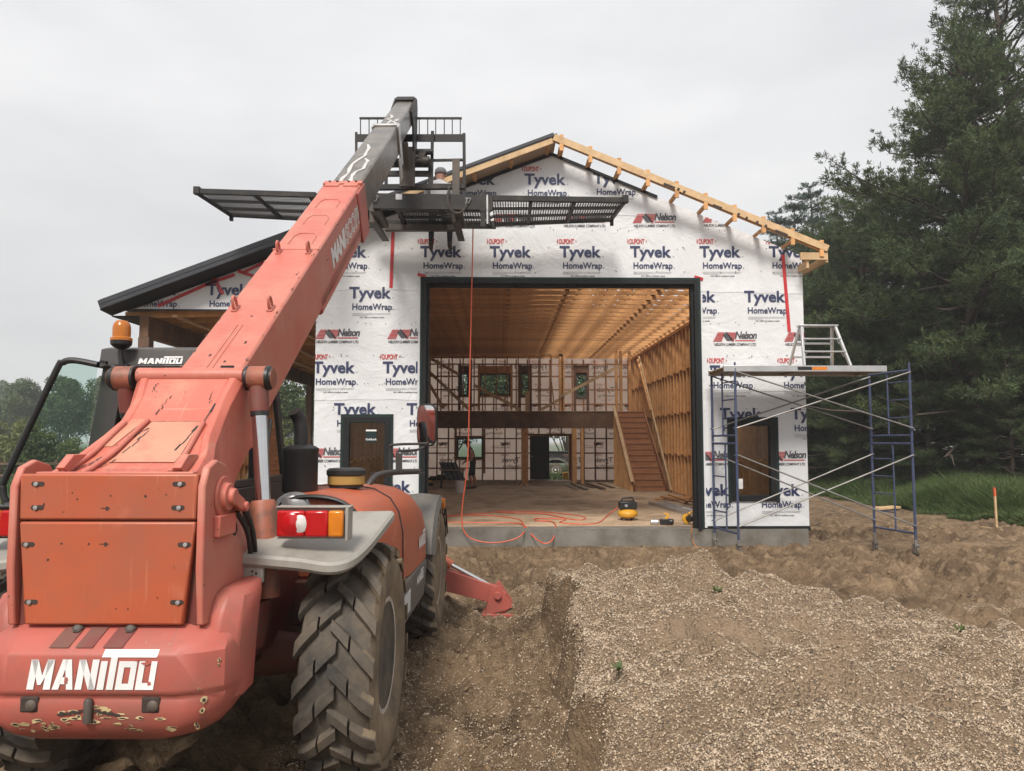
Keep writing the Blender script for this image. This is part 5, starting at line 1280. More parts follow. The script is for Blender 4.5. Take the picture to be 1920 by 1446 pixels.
tb(gl, 'cab_pane', M['cab_dark_glass'], CB, smooth=False)
st_ = MB().box(-.85, -.45, .75, 1.2, .9, 1.25).box(-.85, -.45, .66, .78, 1.2, 1.75).tube([(-.65, 1.75, 1.0), (-.65, 1.6, 1.55)], .03, 8)
st_.tube([Vector((-.65+.17*math.cos(q_), 1.58-.06*math.sin(q_), 1.57+.16*math.sin(q_))) for q_ in np.linspace(0, 6.283, 20, endpoint=False)], .014, 8, closed=True)
tb(st_, 'driver_seat', M['black'], CB, bevel=.02)
wp_ = MB().bar((-.42, y0-.03, 1.98), (-.56, y0-.03, 1.62), .018, .025).bar((-.48, y0-.035, 2.05), (-.62, y0-.035, 1.55), .012, .018).lathe([(.022, 0), (.022, .02), (0, .02)], Matrix.Translation((-.69, y0-.03, 1.94)) @ Matrix.Rotation(math.pi/2, 4, 'X'), 12); tb(wp_, 'wiper', M['black'], CB)
dp = [loc(*p_, 4.92) for p_ in ((184, 684), (140, 676), (118, 680), (104, 698), (14, 888), (6, 915), (10, 938), (24, 947), (150, 947))]
DR = tb(MB().tube(spline(dp, 5), .021, 10), 'cab_door', M['black'], CB)
dd = spline(dp, 5); dd2 = [v+Vector((0, .004, 0)) for v in dd]; n = len(dd)
tb(MB().add(dd, [tuple(range(n))]), 'door_pane', M['cab_glass'], DR, smooth=False)
# beacon
a = loc(227, 652, 4.95)
be = MB().tube([(a.x+.01, a.y, a.z-.15), (a.x, a.y, a.z-.05), (a.x, a.y, a.z+.01)], .016, 8).box(a.x-.03, a.x+.05, a.y-.01, a.y+.03, a.z-.16, a.z-.11).lathe([(.025, -.01), (.05, .005), (.064, .02), (.066, .045), (.062, .05)], Matrix.Translation(a), 24)
be.bar((a.x, a.y, a.z-.06), (a.x+.02, a.y, a.z-.12), .035, .02).bar((a.x-.13, a.y, a.z-.09), (a.x-.09, a.y, a.z-.10), .03, .02)
BE = tb(be, 'beacon', M['black'], CB)
tb(MB().lathe([(.066, .045), (.066, .062), (.055, .07), (.055, .13), (.05, .155), (.035, .175), (0, .182)], Matrix.Translation(a), 28), 'beacon_dome', M['beacon_amber'], BE)
# ---- stabiliser
YS = 8.55; q = lambda px, py, dy=0: loc(px, py, YS+dy)
for s in (1, -1):
    mr_ = (lambda v: Vector((v.x if s > 0 else -v.x, v.y, v.z)))
    sa = MB(); P4 = [q(800, 1052), q(826, 1062), q(930, 1098), q(950, 1112), q(925, 1130), q(826, 1104), q(790, 1100)]
    f_ = [mr_(v+Vector((0, -.06, 0))) for v in P4]; b_ = [mr_(v+Vector((0, .06, 0))) for v in P4]; n = len(P4)
    sa.add(f_+b_, [tuple(range(n)), tuple(range(2*n-1, n-1, -1))]+[(k, n+k, n+(k+1) % n, (k+1) % n) for k in range(n)])
    STB = tb(sa, 'stabiliser', M['bumper_red'], bevel=.006)
    tb(MB().tube([mr_(q(800, 1030)), mr_(q(846, 1060))], .055, 14), 'cylinder_barrel', M['orange'], STB)
    tb(MB().tube([mr_(q(840, 1056)), mr_(q(926, 1102))], .024, 12), 'cylinder_rod', M['chrome'], STB)
    pd = MB(); P5 = [q(908, 1150), q(922, 1102), q(936, 1092), q(962, 1132), q(950, 1140)]
    f_ = [mr_(v+Vector((0, -.15, 0))) for v in P5]; b_ = [mr_(v+Vector((0, .15, 0))) for v in P5]; n = len(P5)
    for dy in (-.13, .11):
        f_ = [mr_(v+Vector((0, dy, 0))) for v in P5]; b_ = [mr_(v+Vector((0, dy+.02, 0))) for v in P5]
        pd.add(f_+b_, [tuple(range(n)), tuple(range(2*n-1, n-1, -1))]+[(k, n+k, n+(k+1) % n, (k+1) % n) for k in range(n)])
    b0 = mr_(q(935, 1146)); pd.box(b0.x-.18, b0.x+.18, b0.y-.16, b0.y+.16, b0.z-.03, b0.z)
    pd.lathe([(.04, -.17), (.04, .17)], Matrix.Translation(mr_(q(934, 1112))) @ Matrix.Rotation(math.pi/2, 4, 'X'), 14)
    tb(pd, 'stabiliser_foot', M['bumper_red'], STB, bevel=.004)
ft = MB().box(-.55, .55, 3.2, 3.9, .55, 1.0); tb(ft, 'front_frame', M['dark_red'], bevel=.02)

# ================================================================== WORK PLATFORM on the forks
Y1, Y2 = 11.8, 13.15
PF = empty('work_platform', (-1.2, Y1, 5.8)); tag(PF, 'wide black steel work platform with mesh floor held up by the boom', 'work platform')
def pb(mb, name, m, **k): return mb.build(name, M[m], PF, world=True, **k)
zp = at(800, 378, Y1).z
def strip(pxl, pyl, pxr, pyr, Y, w, h, name='side_rail', m='black_steel'):
    pb(MB().bar(at(pxl, pyl, Y), at(pxr, pyr, Y), w, h), name, m, bevel=.006)
strip(368, 359, 592, 366, Y1, .06, .085); strip(918, 372, 1172, 376, Y1, .06, .09)
strip(700, 378, 924, 381, Y1-.03, .08, .25)
strip(432, 403, 600, 412, Y2, .06, .07); strip(690, 420, 930, 422, Y2, .08, .13); strip(930, 421, 1150, 412, Y2, .06, .07)
pb(MB().bar(at(722, 428, Y2-.1), at(862, 428, Y2-.1), .12, .10), 'fork_sleeve', 'rust_steel', bevel=.006)
pb(MB().bar(at(858, 392, Y1+.0), at(866, 424, Y1+.9), .13, .08), 'fork_sleeve', 'rust_steel', bevel=.006)
pb(MB().bar(at(703, 392, Y1+.0), at(720, 424, Y1+.9), .16, .08), 'fork_sleeve', 'rust_steel', bevel=.006)
for (ax, ay, bx, by) in ((371, 359, 433, 404), (478, 362, 528, 409), (583, 366, 622, 414), (742, 380, 758, 418), (824, 380, 834, 420), (912, 374, 918, 420), (996, 374, 990, 418), (1076, 375, 1064, 416), (1170, 376, 1146, 412)):
    pb(MB().bar(at(ax, ay+4, Y1+.02), at(bx, by, Y2), .05, .05), 'cross_bar', 'black_steel')
for f in (.36, .68):
    for (l, r) in (((368, 359, 432, 404), (600, 366, 640, 413)), ((918, 374, 925, 420), (1170, 376, 1148, 412)), ((735, 382, 752, 418), (918, 380, 925, 420))):
        a = at(l[0], l[1], Y1).lerp(at(l[2], l[3], Y2), f); b = at(r[0], r[1], Y1).lerp(at(r[2], r[3], Y2), f)
        pb(MB().bar(a, b, .05, .04), 'floor_bearer', 'black_steel')
for (l, r) in (((372, 356, 436, 402), (592, 362, 622, 410)), ((735, 374, 752, 415), (912, 374, 918, 418)), ((922, 370, 928, 417), (1168, 372, 1144, 409))):
    gr = MB(); a0, a1 = at(l[0], l[1], Y1), at(l[2], l[3], Y2); b0, b1 = at(r[0], r[1], Y1), at(r[2], r[3], Y2)
    n = int((b0-a0).length/.042)
    for k in range(n+1): gr.bar(a0.lerp(b0, k/n), a1.lerp(b1, k/n), .016, .012)
    for k in range(19): gr.bar(a0.lerp(a1, k/18)+Vector((0, 0, .005)), b0.lerp(b1, k/18)+Vector((0, 0, .005)), .010, .006)
    pb(gr, 'mesh_floor', 'rust_steel', smooth=False)
for px, py in ((370, 358), (1172, 374)): p_ = at(px, py, Y1); pb(MB().box(p_.x-.05, p_.x+.05, Y1-.05, Y1+.05, p_.z-.06, p_.z+.06), 'end_cap', 'black_steel', bevel=.008)
for px, py in ((434, 405), (1147, 414)): p_ = at(px, py, Y2); pb(MB().box(p_.x-.03, p_.x+.03, Y2-.03, Y2+.03, p_.z-.09, p_.z+.04), 'end_cap', 'black_steel', bevel=.008)
p_ = at(915, 362, Y1); pp = at(908, 425, Y2-.2)
pb(MB().bar(at(908, 360, Y1-.05), at(905, 426, Y1-.05), .08, .05).bar(at(916, 362, Y1-.05), at(918, 424, Y1-.05), .02, .05).bar(at(900, 395, Y1-.05), at(920, 395, Y1-.05), .06, .05), 'hinge_bracket', 'black_steel', bevel=.004)
pb(MB().bar(at(913.5, 366, Y1-.07), at(914, 420, Y1-.07), .025, .02), 'hinge_pin', 'alu')
pb(MB().bar(at(742, 369, Y1-.075), at(754, 369, Y1-.075), .003, .09), 'name_plate', 'alu')
ch = MB()
pts_ = spline([at(842, 350, Y1-.1), at(840, 375, Y1-.12), at(846, 394, Y1-.12), at(860, 400, Y1-.12), at(872, 390, Y1-.1), at(877, 374, Y1-.08)], 6)
for k in range(len(pts_)-1):
    c_ = (pts_[k]+pts_[k+1])/2; d = (pts_[k+1]-pts_[k]).normalized(); s_ = d.cross(Vector((0, 1, 0))) if k % 2 else Vector((0, 1, 0))
    ch.tube([c_+d*.035*math.cos(q_)+s_*.014*math.sin(q_) for q_ in np.linspace(0, 6.283, 10, endpoint=False)], .006, 5, closed=True)
pb(ch, 'safety_chain', 'rust_steel')
pn = MB()
for px, py in ((703, 368), (877, 372)): pn.tube([at(px-5, py, Y1-.1), at(px+6, py, Y1-.1), at(px+2, py+8, Y1-.1), at(px-4, py+10, Y1-.1), at(px-1, py, Y1-.1)], .008, 6)
[pb(q, 'locking_pin', 'alu') for q in pieces(pn)]

# ================================================================== PEOPLE
def figure(label, J, bones, hands, hat, group=None):
    "J: joint -> (position, radius); bones: (a, b, material); one continuous skinned body"
    names = list(J); me = bpy.data.meshes.new('tmp'); ix = {n: i for i, n in enumerate(names)}
    verts = [Vector(J[n][0]) for n in names]; rad = [J[n][1] for n in names]; edges = [(ix[a], ix[b]) for a, b, m in bones]; bl_ = list(bones)
    for w, el, grip in hands:                # five separate fingers and a thumb-side finger at each wrist
        W_ = Vector(J[w][0]); d = (W_-Vector(J[el][0])).normalized(); side = d.cross(Vector((0, 0, 1)))
        side = side.normalized() if side.length > .1 else Vector((1, 0, 0)); nrm = side.cross(d)
        pal = W_+d*.06; names.append(w+'_palm'); ix[w+'_palm'] = len(verts); verts.append(pal); rad.append(.026); edges.append((ix[w], ix[w+'_palm'])); J[w+'_palm'] = (pal, .026); bl_.append((w, w+'_palm', 'skin'))
        for k, (o_, ln) in enumerate(((-.03, .062), (-.01, .075), (.012, .070), (.032, .055), (-.05, .05))):
            base_ = pal+side*o_+d*(.025 if k < 4 else -.02); p1 = base_+d*ln*.55+nrm*(-.01 if k < 4 else 0)+(side*-.02 if k == 4 else Vector()); p2 = p1+d*ln*.35-nrm*grip*ln
            last = w+'_palm'
            for j, (pp, rr) in enumerate(((base_, .010), (p1, .009), (p2, .008))):
                nn = f'{w}{k}{j}'; ix[nn] = len(verts); verts.append(pp); rad.append(rr); edges.append((ix[last], ix[nn])); J[nn] = (pp, rr); bl_.append((last, nn, 'skin')); last = nn
    me.from_pydata(verts, edges, []); o = bpy.data.objects.new('tmp', me); COL.objects.link(o)
    o.modifiers.new('skin', 'SKIN'); s_ = o.modifiers.new('sub', 'SUBSURF'); s_.levels = 1; s_.render_levels = 1
    for i, v in enumerate(me.skin_vertices[0].data): v.radius = (rad[i], rad[i]); v.use_root = (i == 0)
    dg = bpy.context.evaluated_depsgraph_get(); dg.update(); nm = bpy.data.meshes.new_from_object(o.evaluated_get(dg))
    bpy.data.objects.remove(o)
    mats = sorted({m for a, b, m in bl_}); 
    nm.materials.clear()
    root = empty('person', J['pelvis'][0]); tag(root, label, 'person', group)
    b = link('body', nm, [M[m] for m in mats], root, world=True)
    seg = [(Vector(J[a_][0]), Vector(J[b_][0]), mats.index(m)) for a_, b_, m in bl_]
    for p_ in nm.polygons:
        c_ = p_.center; best = (9, 0)
        for a_, b_, m in seg:
            ab = b_-a_; t_ = max(0, min(1, (c_-a_).dot(ab)/max(ab.length_squared, 1e-9))); dd_ = (c_-(a_+ab*t_)).length
            if dd_ < best[0]: best = (dd_, m)
        p_.material_index = best[1]
    hc, yaw = Vector(J['head'][0]), hat[1]; HM = Matrix.Translation(hc) @ Matrix.Rotation(yaw, 4, 'Z')
    hm = MB().lathe([(.104, .015), (.108, .04), (.10, .08), (.07, .115), (0, .13)], HM, 18)
    hm.loft([[HM @ Vector((x_, y_, .022+t_)) for x_, y_ in ((-.07, -.08), (.07, -.08), (.055, -.17), (-.055, -.17))] for t_ in (0, .012)])
    hm.build('cap', M[hat[0]], root, world=True)
    fc = MB()
    fc.loft([[HM @ Vector((x_*k, -.09-q_, z_*k-.02)) for x_, z_ in ((-.018, -.02), (.018, -.02), (.008, .035), (-.008, .035))] for k, q_ in ((1, 0), (.6, .03))])
    for sx in (-1, 1): fc.lathe([(.012, -.01), (.03, 0), (.026, .012), (0, .014)], HM @ Matrix.Translation((sx*.088, 0, -.015)) @ Matrix.Rotation(sx*math.pi/2, 4, 'Y'), 10)
    fc.build('nose_and_ears', M['skin'], root, world=True)
    ey = MB()
    for sx in (-1, 1): ey.lathe([(.011, 0), (.008, .006), (0, .007)], HM @ Matrix.Translation((sx*.033, -.088, .002)) @ Matrix.Rotation(math.pi/2, 4, 'X'), 8)
    ey.box(-.024, .024, -.094, -.085, -.062, -.055, M=HM); ey.build('eyes_and_mouth', M['primer'], root, world=True)
    return root
# worker sitting on the far rail of the platform, facing the gable
px0, py0, pz0 = -1.06, 12.93, 5.90
V3 = lambda x, y, z: Vector((px0+x, py0+y, pz0+z))
J = {'pelvis': (V3(0, 0, 0), .135), 'waist': (V3(0, -.03, .16), .125), 'chest': (V3(0, -.01, .36), .150), 'neck': (V3(.01, .02, .50), .060), 'head': (V3(.02, .05, .62), .098), 'crown': (V3(.02, .05, .69), .085)}
for s, n in ((-1, 'l'), (1, 'r')):
    J[n+'hip'] = (V3(s*.10, .03, -.02), .095); J[n+'knee'] = (V3(s*.16, .33, -.06), .072); J[n+'calf'] = (V3(s*.165, .37, -.26), .062); J[n+'ankle'] = (V3(s*.165, .36, -.50), .048)
    J[n+'heel'] = (V3(s*.165, .34, -.57), .045); J[n+'toe'] = (V3(s*.18, .52, -.585), .040)
    J[n+'sho'] = (V3(s*.175, .0, .42), .068); J[n+'elb'] = (V3(s*.25, .12, .18), .050); J[n+'wri'] = (V3(s*.16, .34, .16), .032)
bn = [('pelvis', 'waist', 'shirt_white'), ('waist', 'chest', 'shirt_white'), ('chest', 'neck', 'shirt_white'), ('neck', 'head', 'skin'), ('head', 'crown', 'skin')]
for n in 'lr': bn += [('pelvis', n+'hip', 'denim'), (n+'hip', n+'knee', 'denim'), (n+'knee', n+'calf', 'denim'), (n+'calf', n+'ankle', 'denim'), (n+'ankle', n+'heel', 'boot'), (n+'heel', n+'toe', 'boot'), ('chest', n+'sho', 'shirt_white'), (n+'sho', n+'elb', 'shirt_white'), (n+'elb', n+'wri', 'skin')]
figure('person in white shirt and grey cap sitting on the raised platform with legs dangling', J, bn, (('lwri', 'lelb', .6), ('rwri', 'relb', .6)), ('cap_grey', math.pi))
# worker inside, head bent over the bench, seen from the side
g_ = atz(885, 917, ZS); px0, py0, pz0 = g_.x, g_.y, ZS
J = {'pelvis': (V3(.03, 0, .84), .130), 'waist': (V3(.02, 0, 1.0), .120), 'chest': (V3(-.03, 0, 1.22), .145), 'neck': (V3(-.10, 0, 1.38), .058), 'head': (V3(-.15, 0, 1.49), .098), 'crown': (V3(-.16, 0, 1.56), .082)}
for s, n in ((-1, 'l'), (1, 'r')):
    J[n+'hip'] = (V3(.03, s*.09, .80), .095); J[n+'knee'] = (V3(-.02+.06*s, s*.11, .44), .066); J[n+'calf'] = (V3(.03+.06*s, s*.11, .28), .056); J[n+'ankle'] = (V3(.05+.06*s, s*.11, .09), .045)
    J[n+'heel'] = (V3(.06+.06*s, s*.11, .05), .045); J[n+'toe'] = (V3(-.12+.06*s, s*.12, .04), .038)
    J[n+'sho'] = (V3(-.04, s*.175, 1.28), .066); J[n+'elb'] = (V3(-.02, s*.24, 1.02), .048); J[n+'wri'] = (V3(-.22, s*.15, .90), .032)
bn = [('pelvis', 'waist', 'shirt_dark'), ('waist', 'chest', 'shirt_dark'), ('chest', 'neck', 'skin'), ('neck', 'head', 'skin'), ('head', 'crown', 'skin')]
for n in 'lr': bn += [('pelvis', n+'hip', 'denim'), (n+'hip', n+'knee', 'denim'), (n+'knee', n+'calf', 'skin'), (n+'calf', n+'ankle', 'skin'), (n+'ankle', n+'heel', 'boot'), (n+'heel', n+'toe', 'boot'), ('chest', n+'sho', 'shirt_dark'), (n+'sho', n+'elb', 'skin'), (n+'elb', n+'wri', 'skin')]
figure('person in dark vest, shorts and cap standing on the slab inside the house', J, bn, (('lwri', 'lelb', .5), ('rwri', 'relb', .5)), ('black', -math.pi/2))

# ================================================================== SCAFFOLD AND LADDER
SC = empty('scaffold', (5.3, 12.9, 0)); tag(SC, 'blue two-tier rolling scaffold with cross braces and a plank deck carrying a step ladder', 'scaffold')
def sb2(mb, name, m, parent=None, **k): return mb.build(name, M[m], parent or SC, world=True, **k)
FLx, BLx, FRx, BRx, yf, yb = 3.89, 3.77, 6.80, 6.60, 12.42, 13.38
gh_ = lambda x, y: float(ground_h(np.array([x]), np.array([y]))[0])
ZT, ZJ, ZB = 3.07, 1.86, .26
legs = {}
for nm_, (xa, ya), (xb_, yb_), inn in (('L', (FLx, yf), (BLx, yb), .68), ('R', (FRx, yf), (BRx, yb), .52)):
    A = lambda z, f=0: Vector((xa+(xb_-xa)*f, ya+(yb_-ya)*f, z))
    for z0, z1, first in ((ZB, ZJ-.005, 1), (ZJ, ZT, 0)):
        fr = MB()
        for f in (0, 1): fr.tube([A(z0, f), A(z1, f)], .022, 10)
        fr.tube([A(z1-.03), A(z1-.03, 1)], .020, 10); fr.tube([A(z0+.10), A(z0+.10, 1)], .018, 10)
        fi = .46 if first else .54
        lo_, hi_ = (fi, 1) if first else (0, fi)
        fr.tube([A(z0+.10, fi), A(z1-.03, fi)], .015, 8)
        z = z0+.40
        while z < z1-.1: fr.tube([A(z, lo_), A(z, hi_)], .012, 8); z += .30
        for f in (0, 1):
            for z in (z0+.22, z1-.22): fr.lathe([(.009, -.045), (.009, .045)], Matrix.Translation(A(z, f)) @ Matrix.Rotation(math.pi/2, 4, 'Y'), 8)
        if not first:
            for f in (0, 1): fr.tube([A(z1, f), A(z1+.10, f)], .017, 8)
        sb2(fr, 'end_frame', 'scaf_blue')
    for f in (0, 1):
        p_ = A(0, f); gz = gh_(p_.x, p_.y)-.01; c_ = MB()
        c_.tube([(p_.x, p_.y, ZB), (p_.x, p_.y, gz+.20)], .026, 10).box(p_.x-.035, p_.x+.035, p_.y-.05, p_.y+.05, gz+.17, gz+.205)
        c_.box(p_.x-.034, p_.x-.027, p_.y-.045, p_.y+.045, gz+.06, gz+.17).box(p_.x+.027, p_.x+.034, p_.y-.045, p_.y+.045, gz+.06, gz+.17)
        cs_ = sb2(c_, 'caster', 'brace'); sb2(MB().lathe([(.06, -.022), (.08, -.016), (.08, .016), (.06, .022)], Matrix.Translation((p_.x, p_.y, gz+.085)) @ Matrix.Rotation(math.pi/2, 4, 'Y'), 20), 'caster_wheel', 'rubber', cs_)
for (xa, ya), (xb_, yb_) in (((FLx, yf), (FRx, yf)), ((BLx, yb), (BRx, yb))):
    for z0, z1 in ((ZB+.22, ZJ-.22), (ZJ+.22, ZT-.06)):
        for k, (a, b) in enumerate(((z0, z1), (z1, z0))):
            sb2(MB().tube([(xa, ya-.035-.02*k, a), (xb_, yb_-.035-.02*k, b)], .013, 8), 'cross_brace', 'brace')
dk = MB().box(3.70, 6.42, yf-.02, yf+.03, ZT-.055, ZT+.045).box(3.70, 6.42, yb-.10, yb-.05, ZT-.055, ZT+.045)
DK = sb2(dk, 'deck_rail', 'alu', bevel=.004)
sb2(MB().box(3.70, 6.42, yf+.031, yb-.101, ZT+.0, ZT+.022).box(3.75, 3.80, yf+.031, yb-.101, ZT-.05, ZT-.001).box(6.3, 6.35, yf+.031, yb-.101, ZT-.05, ZT-.001).box(5, 5.05, yf+.031, yb-.101, ZT-.05, ZT-.001), 'deck_board', 'ply', DK)
sb2(MB().box(5.17, 5.42, yf-.024, yf-.021, ZT-.03, ZT+.025), 'warning_label', 'lens_amber', DK, smooth=False); sb2(MB().box(4.93, 5.165, yf-.024, yf-.021, ZT-.03, ZT+.025), 'warning_label', 'black', DK, smooth=False)
LD = empty('step_ladder', (5.3, 12.8, ZT+.046)); tag(LD, 'short aluminium step ladder standing on the scaffold deck', 'step ladder')
zb_ = ZT+.046; tz = zb_+.70; F0, F1, K0, K1 = Vector((5.08, 12.50, zb_)), Vector((5.86, 12.50, zb_)), Vector((5.06, 13.14, zb_)), Vector((5.83, 13.14, zb_))
T0_, T1_ = Vector((5.14, 12.72, tz)), Vector((5.72, 12.72, tz))
S0_, S1_ = Vector((5.14, 12.80, tz)), Vector((5.70, 12.80, tz))
for a, b, m in ((F0, T0_, 'alu'), (F1, T1_, 'alu'), (K0, S0_, 'alu'), (K1, S1_, 'alu')): MB().bar(a, b, .035, .06, up=(0, 1, 0)).build('rail', M[m], LD, world=True, bevel=.004)
for f in (.36, .68):
    a, b = F0.lerp(T0_, f), F1.lerp(T1_, f); MB().bar(a, b, .09, .022).bar(a+(b-a)*.02-Vector((0, 0, .09)), a+(b-a)*.10, .02, .01).bar(b-(b-a)*.02-Vector((0, 0, .09)), b-(b-a)*.10, .02, .01).build('step', M['alu'], LD, world=True, bevel=.003)
    a, b = K0.lerp(S0_, f-.06), K1.lerp(S1_, f-.06); MB().bar(a, b, .02, .035).build('rear_brace', M['alu'], LD, world=True, bevel=.003)
MB().box(5.10, 5.76, 12.68, 12.84, tz, tz+.03).build('top_cap', M['alu'], LD, world=True, bevel=.006)

# ================================================================== SITE CLUTTER
hz_ = [at(887, 428, 13.28), at(885, 520, 13.3), at(881, 700, 13.34), at(877, 860, 13.42), at(868, 940, 13.5), at(866, 972, 13.53), at(870, 996, 13.53), at(888, 1012, 13.5), at(925, 1018, 13.45), at(962, 1012, 13.48), at(981, 1000, 13.55), atz(982, 985, ZS+.014), atz(972, 974, ZS+.014), atz(930, 968, ZS+.014), atz(870, 966, ZS+.014), atz(826, 970, ZS+.014)]
h1 = MB().tube(spline(hz_, 8), .011, 8).build('air_hose', M['hose'])
tag(h1, 'orange air hose hanging from the platform down to the slab edge', 'hose', 'orange hoses on the slab')
hz_ = [atz(826, 979, ZS+.012), atz(900, 980, ZS+.012), atz(965, 981, ZS+.012), atz(985, 987, ZS+.014), at(1000, 1006, 13.54), at(1020, 1019, 13.5), at(1036, 1012, 13.54), atz(1042, 987, ZS+.014), atz(1034, 978, ZS+.02), atz(1005, 976, ZS+.018), atz(1008, 972, ZS+.018), atz(1060, 974, ZS+.012), atz(1050, 980, ZS+.012), atz(1095, 983, ZS+.012), atz(1122, 980, ZS+.012), atz(1140, 966, ZS+.03), atz(1158, 952, ZS+.16)]
h1 = MB().tube(spline(hz_, 8), .011, 8).build('air_hose', M['hose'])
tag(h1, 'orange air hose looping over the slab edge and ending at the compressor', 'hose', 'orange hoses on the slab')
hz_ = [atz(826, 968, ZS+.013), atz(900, 963, ZS+.012), atz(945, 959, ZS+.012), atz(1010, 960, ZS+.012), atz(1070, 965, ZS+.012), atz(1098, 971, ZS+.012), atz(1080, 975, ZS+.012), atz(1020, 964, ZS+.02), atz(960, 962, ZS+.02), atz(930, 960, ZS+.02)]
h1 = MB().tube(spline(hz_, 8), .011, 8).build('air_hose', M['hose'])
tag(h1, 'orange air hose lying coiled in long loops farther back on the slab', 'hose', 'orange hoses on the slab')
# compressor
cp = atz(1177, 976, ZS); CPR = empty('air_compressor', (cp.x, cp.y, ZS)); tag(CPR, 'yellow pancake air compressor with black motor on the slab', 'air compressor')
CM = Matrix.Translation((cp.x, cp.y, ZS))
MB().lathe([(.05, .055), (.14, .06), (.185, .09), (.20, .14), (.185, .19), (.14, .22), (.05, .23)], CM, 30).build('tank', M['yellow'], CPR, world=True)
x = MB().box(-.17, .17, -.12, .12, .235, .37, M=CM).box(-.13, .13, -.09, .09, .37, .395, M=CM); x.build('motor_housing', M['black'], CPR, world=True, bevel=.02)
MB().tube([CM @ Vector(v) for v in ((-.12, 0, .39), (-.10, 0, .44), (.10, 0, .45), (.12, 0, .39))], .016, 8).build('handle', M['black'], CPR, world=True)
x = MB()
for k in range(4): a = .8+k*1.57; x.lathe([(.022, 0), (.018, .07)], CM @ Matrix.Translation((.13*math.cos(a), .13*math.sin(a), 0)), 10)
x.build('foot', M['rubber'], CPR, world=True); MB().lathe([(.03, 0), (.03, .02), (0, .022)], CM @ Matrix.Translation((-.05, -.13, .30)) @ Matrix.Rotation(math.pi/2, 4, 'X'), 12).build('gauge', M['alu'], CPR, world=True)
def saw(px, py, label, rot, nm='circular_saw'):
    c_ = atz(px, py, ZS); r0 = empty(nm, (c_.x, c_.y, ZS), rot); tag(r0, label, 'power tool')
    MB().lathe([(.09, -.03), (.095, -.02), (.095, .02), (.09, .03)], Matrix.Translation((0, 0, .11)) @ Matrix.Rotation(math.pi/2, 4, 'X'), 22).build('blade_guard', M['yellow'], r0)
    MB().lathe([(.05, 0), (.05, .12), (.04, .14), (0, .14)], Matrix.Translation((0, -.03, .12)) @ Matrix.Rotation(math.pi/2, 4, 'X'), 14).build('motor', M['black'], r0)
    MB().tube(spline([(.0, -.05, .20), (.08, -.05, .24), (.16, -.05, .20), (.18, -.05, .10), (.12, -.05, .07)], 4), .018, 8).build('handle', M['yellow'], r0)
    MB().box(-.14, .15, -.11, .05, 0, .012).build('base_plate', M['alu'], r0)
saw(1288, 984, 'yellow and black circular saw on the slab beside the right jamb', .4)
c_ = atz(1240, 985, ZS); r0 = empty('nail_gun', (c_.x, c_.y, ZS), -.15); tag(r0, 'yellow and black nail gun lying on the slab left of the circular saw', 'power tool')
MB().lathe([(.035, -.18), (.055, -.17), (.055, -.04), (.04, -.03)], Matrix.Translation((-.02, 0, .055)) @ Matrix.Rotation(math.pi/2, 4, 'Y'), 14).build('magazine', M['steel'], r0)
MB().box(-.03, .16, -.045, .045, .02, .12).lathe([(.05, .0), (.055, .07), (.03, .09)], Matrix.Translation((.14, 0, .07)) @ Matrix.Rotation(math.pi/2, 4, 'Y'), 12).build('motor_body', M['black'], r0, bevel=.012)
MB().bar((.08, 0, .10), (.14, 0, .21), .04, .05).bar((.12, 0, .21), (.05, 0, .22), .04, .03).build('handle', M['yellow'], r0, bevel=.008)
saw(803, 915, 'small yellow and black saw on the slab by the left jamb', 1.2)
cd = MB().tube(spline([atz(1296, 984, ZS+.01), atz(1306, 980, ZS+.01), atz(1302, 976, ZS+.01), at(1297, 992, 13.6), at(1298, 1012, 13.58), at(1306, 1026, 13.5)], 6), .006, 6).build('power_cord', M['lens_amber']); tag(cd, 'thin tan power cord hanging over the slab edge at the right jamb', 'cord')
a, b = atz(1232, 946, ZS), atz(1312, 969, ZS); LR = empty('extension_ladder', a); tag(LR, 'aluminium extension ladder lying on the slab below the leaning board', 'ladder')
d = (b-a).normalized(); s_ = d.cross(Vector((0, 0, 1)))*.2; up_ = Vector((0, 0, .04))
for s in (-1, 1): MB().bar(a+s_*s+up_, b+d*.4+s_*s+up_, .03, .07).build('rail', M['alu'], LR, world=True)
n = int((b-a).length/.3)
for k in range(n): MB().tube([a+d*(.15+.3*k)-s_+up_, a+d*(.15+.3*k)+s_+up_], .016, 8).build('rung', M['alu'], LR, world=True)
for i, (p0, p1, lab) in enumerate((((1228, 936), (1292, 932), 'scrap board lying crosswise behind the extension ladder'), ((1240, 931), (1300, 941), 'scrap board lying askew behind the extension ladder'), ((1255, 928), (1290, 938), 'short scrap board on top of the offcuts by the right wall'))):
    o = MB().bar(atz(*p0, ZS+.03+.045*i), atz(*p1, ZS+.03+.045*i), .09, .04).build('scrap_board', M['lumber'], smooth=False); tag(o, lab, 'board', 'boards on the slab')
o = MB().bar(atz(1283, 944, ZS+.02), Vector((5.26, 17.3, 1.25)), .09, .04).build('leaning_board', M['lumber'], smooth=False); tag(o, 'board leaning diagonally against the right wall studs', 'board')
for i, (p0, p1) in enumerate((((1058, 908), (1082, 918)), ((1072, 906), (1100, 917)), ((1082, 905), (1114, 915)), ((1100, 906), (1132, 916)), ((1122, 906), (1150, 915)))):
    z = ZS+.02+.03*(i % 2); o = MB().bar(atz(*p0, z), atz(*p1, z), .14, .035).build('plank', M['brace' if i < 2 else 'old_wood'], smooth=False)
    tag(o, ('grey metal flashing strip on the floor left of the plank pile', 'second grey metal flashing strip on the floor before the back door', 'weathered plank in the middle of the floor pile', 'weathered plank right of the middle of the floor pile', 'weathered plank at the stair end of the floor pile')[i], 'plank', 'planks on the slab')
